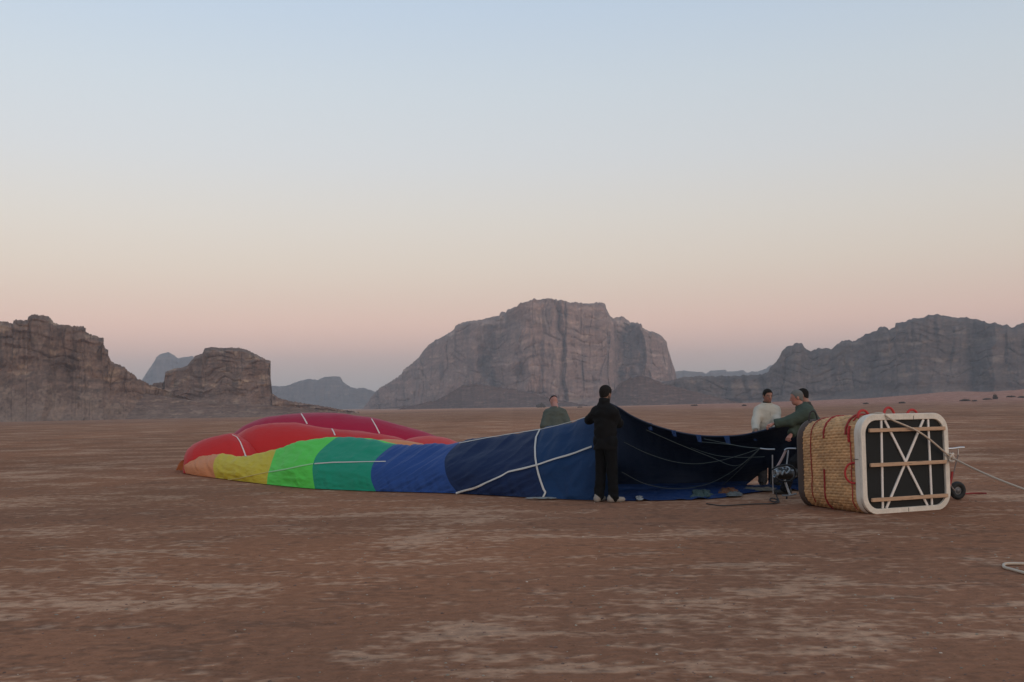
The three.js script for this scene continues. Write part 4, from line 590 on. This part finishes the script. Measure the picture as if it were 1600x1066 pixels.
// burner frame standing between mouth and basket
{
  const t = thing('burner_frame', 'chrome burner frame with dark coiled burner between the mouth and the basket rim', 'burner', V(at(1222, 780, 15.6).x, 0, -15.6)), o = t.position, P = (x, y, D) => at(x, y, D).sub(o), steel = std(0.42, 0.43, 0.45, 0.4, { metalness: 0.85 }), dull = std(0.3, 0.3, 0.31, 0.5, { metalness: 0.6 }), black = std(0.016, 0.015, 0.015, 0.6);
  part('upright', tube([P(1207, 711, 15.6), P(1207.3, 740, 15.6), P(1208.2, 771, 15.6)], 0.011, 20, 8), steel, t);
  part('top_bar', tube([P(1188, 701, 15.9), P(1198, 702.2, 15.85), P(1211, 702.3, 15.8)], 0.012, 20, 8), steel, t); part('top_bar', tube([P(1226, 704, 15.7), P(1229, 701.6, 15.7), P(1244, 701, 15.6)], 0.013, 20, 8), steel, t);
  part('leg', tube([P(1226, 750, 15.6), P(1230, 762, 15.58), P(1234.5, 774, 15.55)], 0.018, 16, 8), steel, t); part('foot_bar', tube([P(1222, 774.5, 15.6), P(1234, 774, 15.55), P(1245, 771.5, 15.5)], 0.013, 16, 8), dull, t);
  part('rear_strut', tube([P(1228, 704, 15.75), P(1219, 722, 15.7), P(1211, 735, 15.65)], 0.02, 16, 8), std(0.36, 0.24, 0.22, 0.7), t);
  part('rear_strut', tube([P(1232, 704, 15.8), P(1230, 720, 15.75), P(1228, 735, 15.7)], 0.012, 16, 8), dull, t);
  part('hook', tube([P(1229.5, 776, 15.5), P(1229, 783, 15.5), P(1231, 789, 15.45), P(1233, 789.5, 15.4)], 0.014, 20, 8), black, t);
  const c = P(1224, 741, 15.68), q = new THREE.Quaternion().setFromUnitVectors(V(0, 1, 0), V(-0.93, 0.1, 0.28).normalize());
  for (const dz of [0, 0.22]) {
    const can = new THREE.LatheGeometry([[0.03, -0.19], [0.1, -0.17], [0.115, -0.12], [0.125, 0.0], [0.13, 0.16], [0.122, 0.16], [0.112, 0], [0.06, -0.1], [0, -0.11]].map(([x, y]) => new THREE.Vector2(x * 0.66, y * 0.8)), 28); can.applyQuaternion(q); can.translate(c.x + dz * 0.7, c.y + dz * 0.04, c.z - dz); part('burner_can', can, std(0.035, 0.032, 0.03, 0.45, { metalness: 0.6 }), t);
    const pts = []; for (let i = 0; i <= 90; i++) { const a = i / 90 * 6.283 * 5; pts.push(V(0.064 * Math.cos(a) * (1 + 0.06 * Math.sin(a * 0.37)), 0.05 + 0.022 * i / 18, 0.064 * Math.sin(a))); }
    const coil = tube(pts, 0.009, 260, 6); coil.applyQuaternion(q); coil.translate(c.x + dz * 0.7, c.y + dz * 0.04, c.z - dz); part('vaporizer_coil', coil, std(0.5, 0.52, 0.54, 0.25, { metalness: 0.9 }), t);
  }
  part('hose', tube([P(1210, 739, 15.5), P(1213, 736, 15.4), P(1216, 742, 15.38), P(1219, 736, 15.36), P(1222, 742, 15.36), P(1225, 736, 15.38), P(1228, 740, 15.4), P(1234, 733, 15.45), P(1228, 729, 15.5), P(1218, 730, 15.5), P(1210, 735, 15.5)], 0.012, 90, 7), std(0.4, 0.43, 0.45, 0.4, { metalness: 0.5 }), t);
  part('hose', tube([P(1206, 734, 15.45), P(1216, 729, 15.4), P(1230, 727, 15.4), P(1240, 731, 15.45), P(1243, 742, 15.5), P(1236, 751, 15.5), P(1222, 752, 15.5), P(1212, 747, 15.5)], 0.015, 80, 8), black, t);
  part('valve_block', (() => { const g = box(0.16, 0.12, 0.14, c.x + 0.14, c.y, c.z - 0.1, 0.02); return g; })(), dull, t);
}
{
  const y = (px, py, h = 0.016) => { const p = ground(px, py); p.y = h; return p; }, m = std(0.022, 0.02, 0.02, 0.7);
  single('gas_hose', tube([y(1212, 770, 0.05), y(1214, 778), y(1216, 783), y(1211, 786), y(1204, 784), y(1206, 780), y(1214, 782), y(1216, 787), y(1205, 789), y(1180, 789.5), y(1150, 791), y(1128, 792), y(1104, 789)], 0.009, 140, 7), m, 'thin black hose lying on the ground below the burner frame', 'hose');
  const lm = std(0.5, 0.41, 0.32, 0.85);
  single('rope_end', tube([y(1700, 886), y(1640, 885), y(1600, 884), y(1580, 883.6), y(1571, 884.3), y(1568.5, 887), y(1571, 890), y(1580, 892.5), y(1600, 898), y(1640, 908), y(1700, 918)], 0.0135, 120, 8), lm, 'loop of pale rope on the ground at the right edge of the photo', 'rope');
  single('ground_strap', tube([y(1496, 774, 0.012), y(1512, 772.6, 0.012), y(1526, 772, 0.012), y(1542, 772.4, 0.012)], 0.012, 40, 6), std(0.26, 0.03, 0.026, 0.8), 'thin red strap lying on the ground right of the black fan wheel', 'strap');
}
// inflation fan, mostly hidden behind the basket
{
  const D = 14.85, base = ground(1497, 781), t = thing('inflation_fan', 'wheeled inflation fan with a T shaped handle, half hidden behind the basket', 'fan', V(base.x, 0, base.z)), o = t.position, P = (x, y, d = D) => at(x, y, d).sub(o), rub = std(0.014, 0.014, 0.014, 0.8), redM = std(0.32, 0.02, 0.02, 0.5), steel = std(0.6, 0.6, 0.6, 0.3, { metalness: 0.85 });
  for (const [dx, dz] of [[0, 0], [-0.12, -0.62]]) {
    const w = new THREE.Group(); w.name = 'wheel'; w.position.set(dx, 0.137, dz); w.rotation.y = 0.25; t.add(w);
    const ty = new THREE.TorusGeometry(0.096, 0.04, 14, 40); part('tyre', ty, rub, w);
    const hubG = new THREE.LatheGeometry([[0, -0.03], [0.03, -0.03], [0.034, -0.012], [0.06, -0.01], [0.068, -0.02], [0.07, 0.02], [0.06, 0.01], [0.034, 0.012], [0.03, 0.03], [0, 0.03]].map(([x, y]) => new THREE.Vector2(x, y)), 28); hubG.rotateX(Math.PI / 2); part('rim', hubG, std(0.13, 0.13, 0.135, 0.5, { metalness: 0.4 }), w);
  }
  part('axle', bar(V(0, 0.137, 0), V(-0.12, 0.137, -0.62), 0.014), steel, t);
  part('handle', tube([P(1478, 701.5), P(1490, 701, D), P(1499, 699.6, D), P(1507, 699.2, D)], 0.013, 24, 8), steel, t);
  part('handle_stem', tube([P(1497.5, 701), P(1497.5, 712)], 0.009, 6, 8), steel, t);
  part('frame_tube', tube([P(1497.5, 711), P(1494, 724), P(1490, 742), P(1486, 758), P(1492, 767)], 0.011, 30, 8), std(0.2, 0.15, 0.13, 0.5), t);
  part('frame_tube', tube([P(1488, 737), P(1486, 750), P(1480, 766), P(1462, 776)], 0.02, 30, 8), redM, t);
  part('engine', box(0.3, 0.26, 0.28, -0.42, 0.42, -0.3, 0.04), redM, t);
  const ring = new THREE.TorusGeometry(0.46, 0.022, 12, 60); ring.rotateY(1.1); ring.translate(-0.62, 0.62, -0.42); part('shroud', ring, redM, t);
  const bl = []; for (let i = 0; i < 4; i++) { const g = new THREE.BoxGeometry(0.09, 0.4, 0.014); g.rotateY(0.5); g.translate(0, 0.22, 0); g.rotateZ(i * Math.PI / 2 + 0.3); bl.push(g); } const bg = merge(bl); bg.rotateY(1.1); bg.translate(-0.62, 0.62, -0.42); part('blades', bg, std(0.3, 0.22, 0.14, 0.6), t);
}
renderer.render(scene, camera);
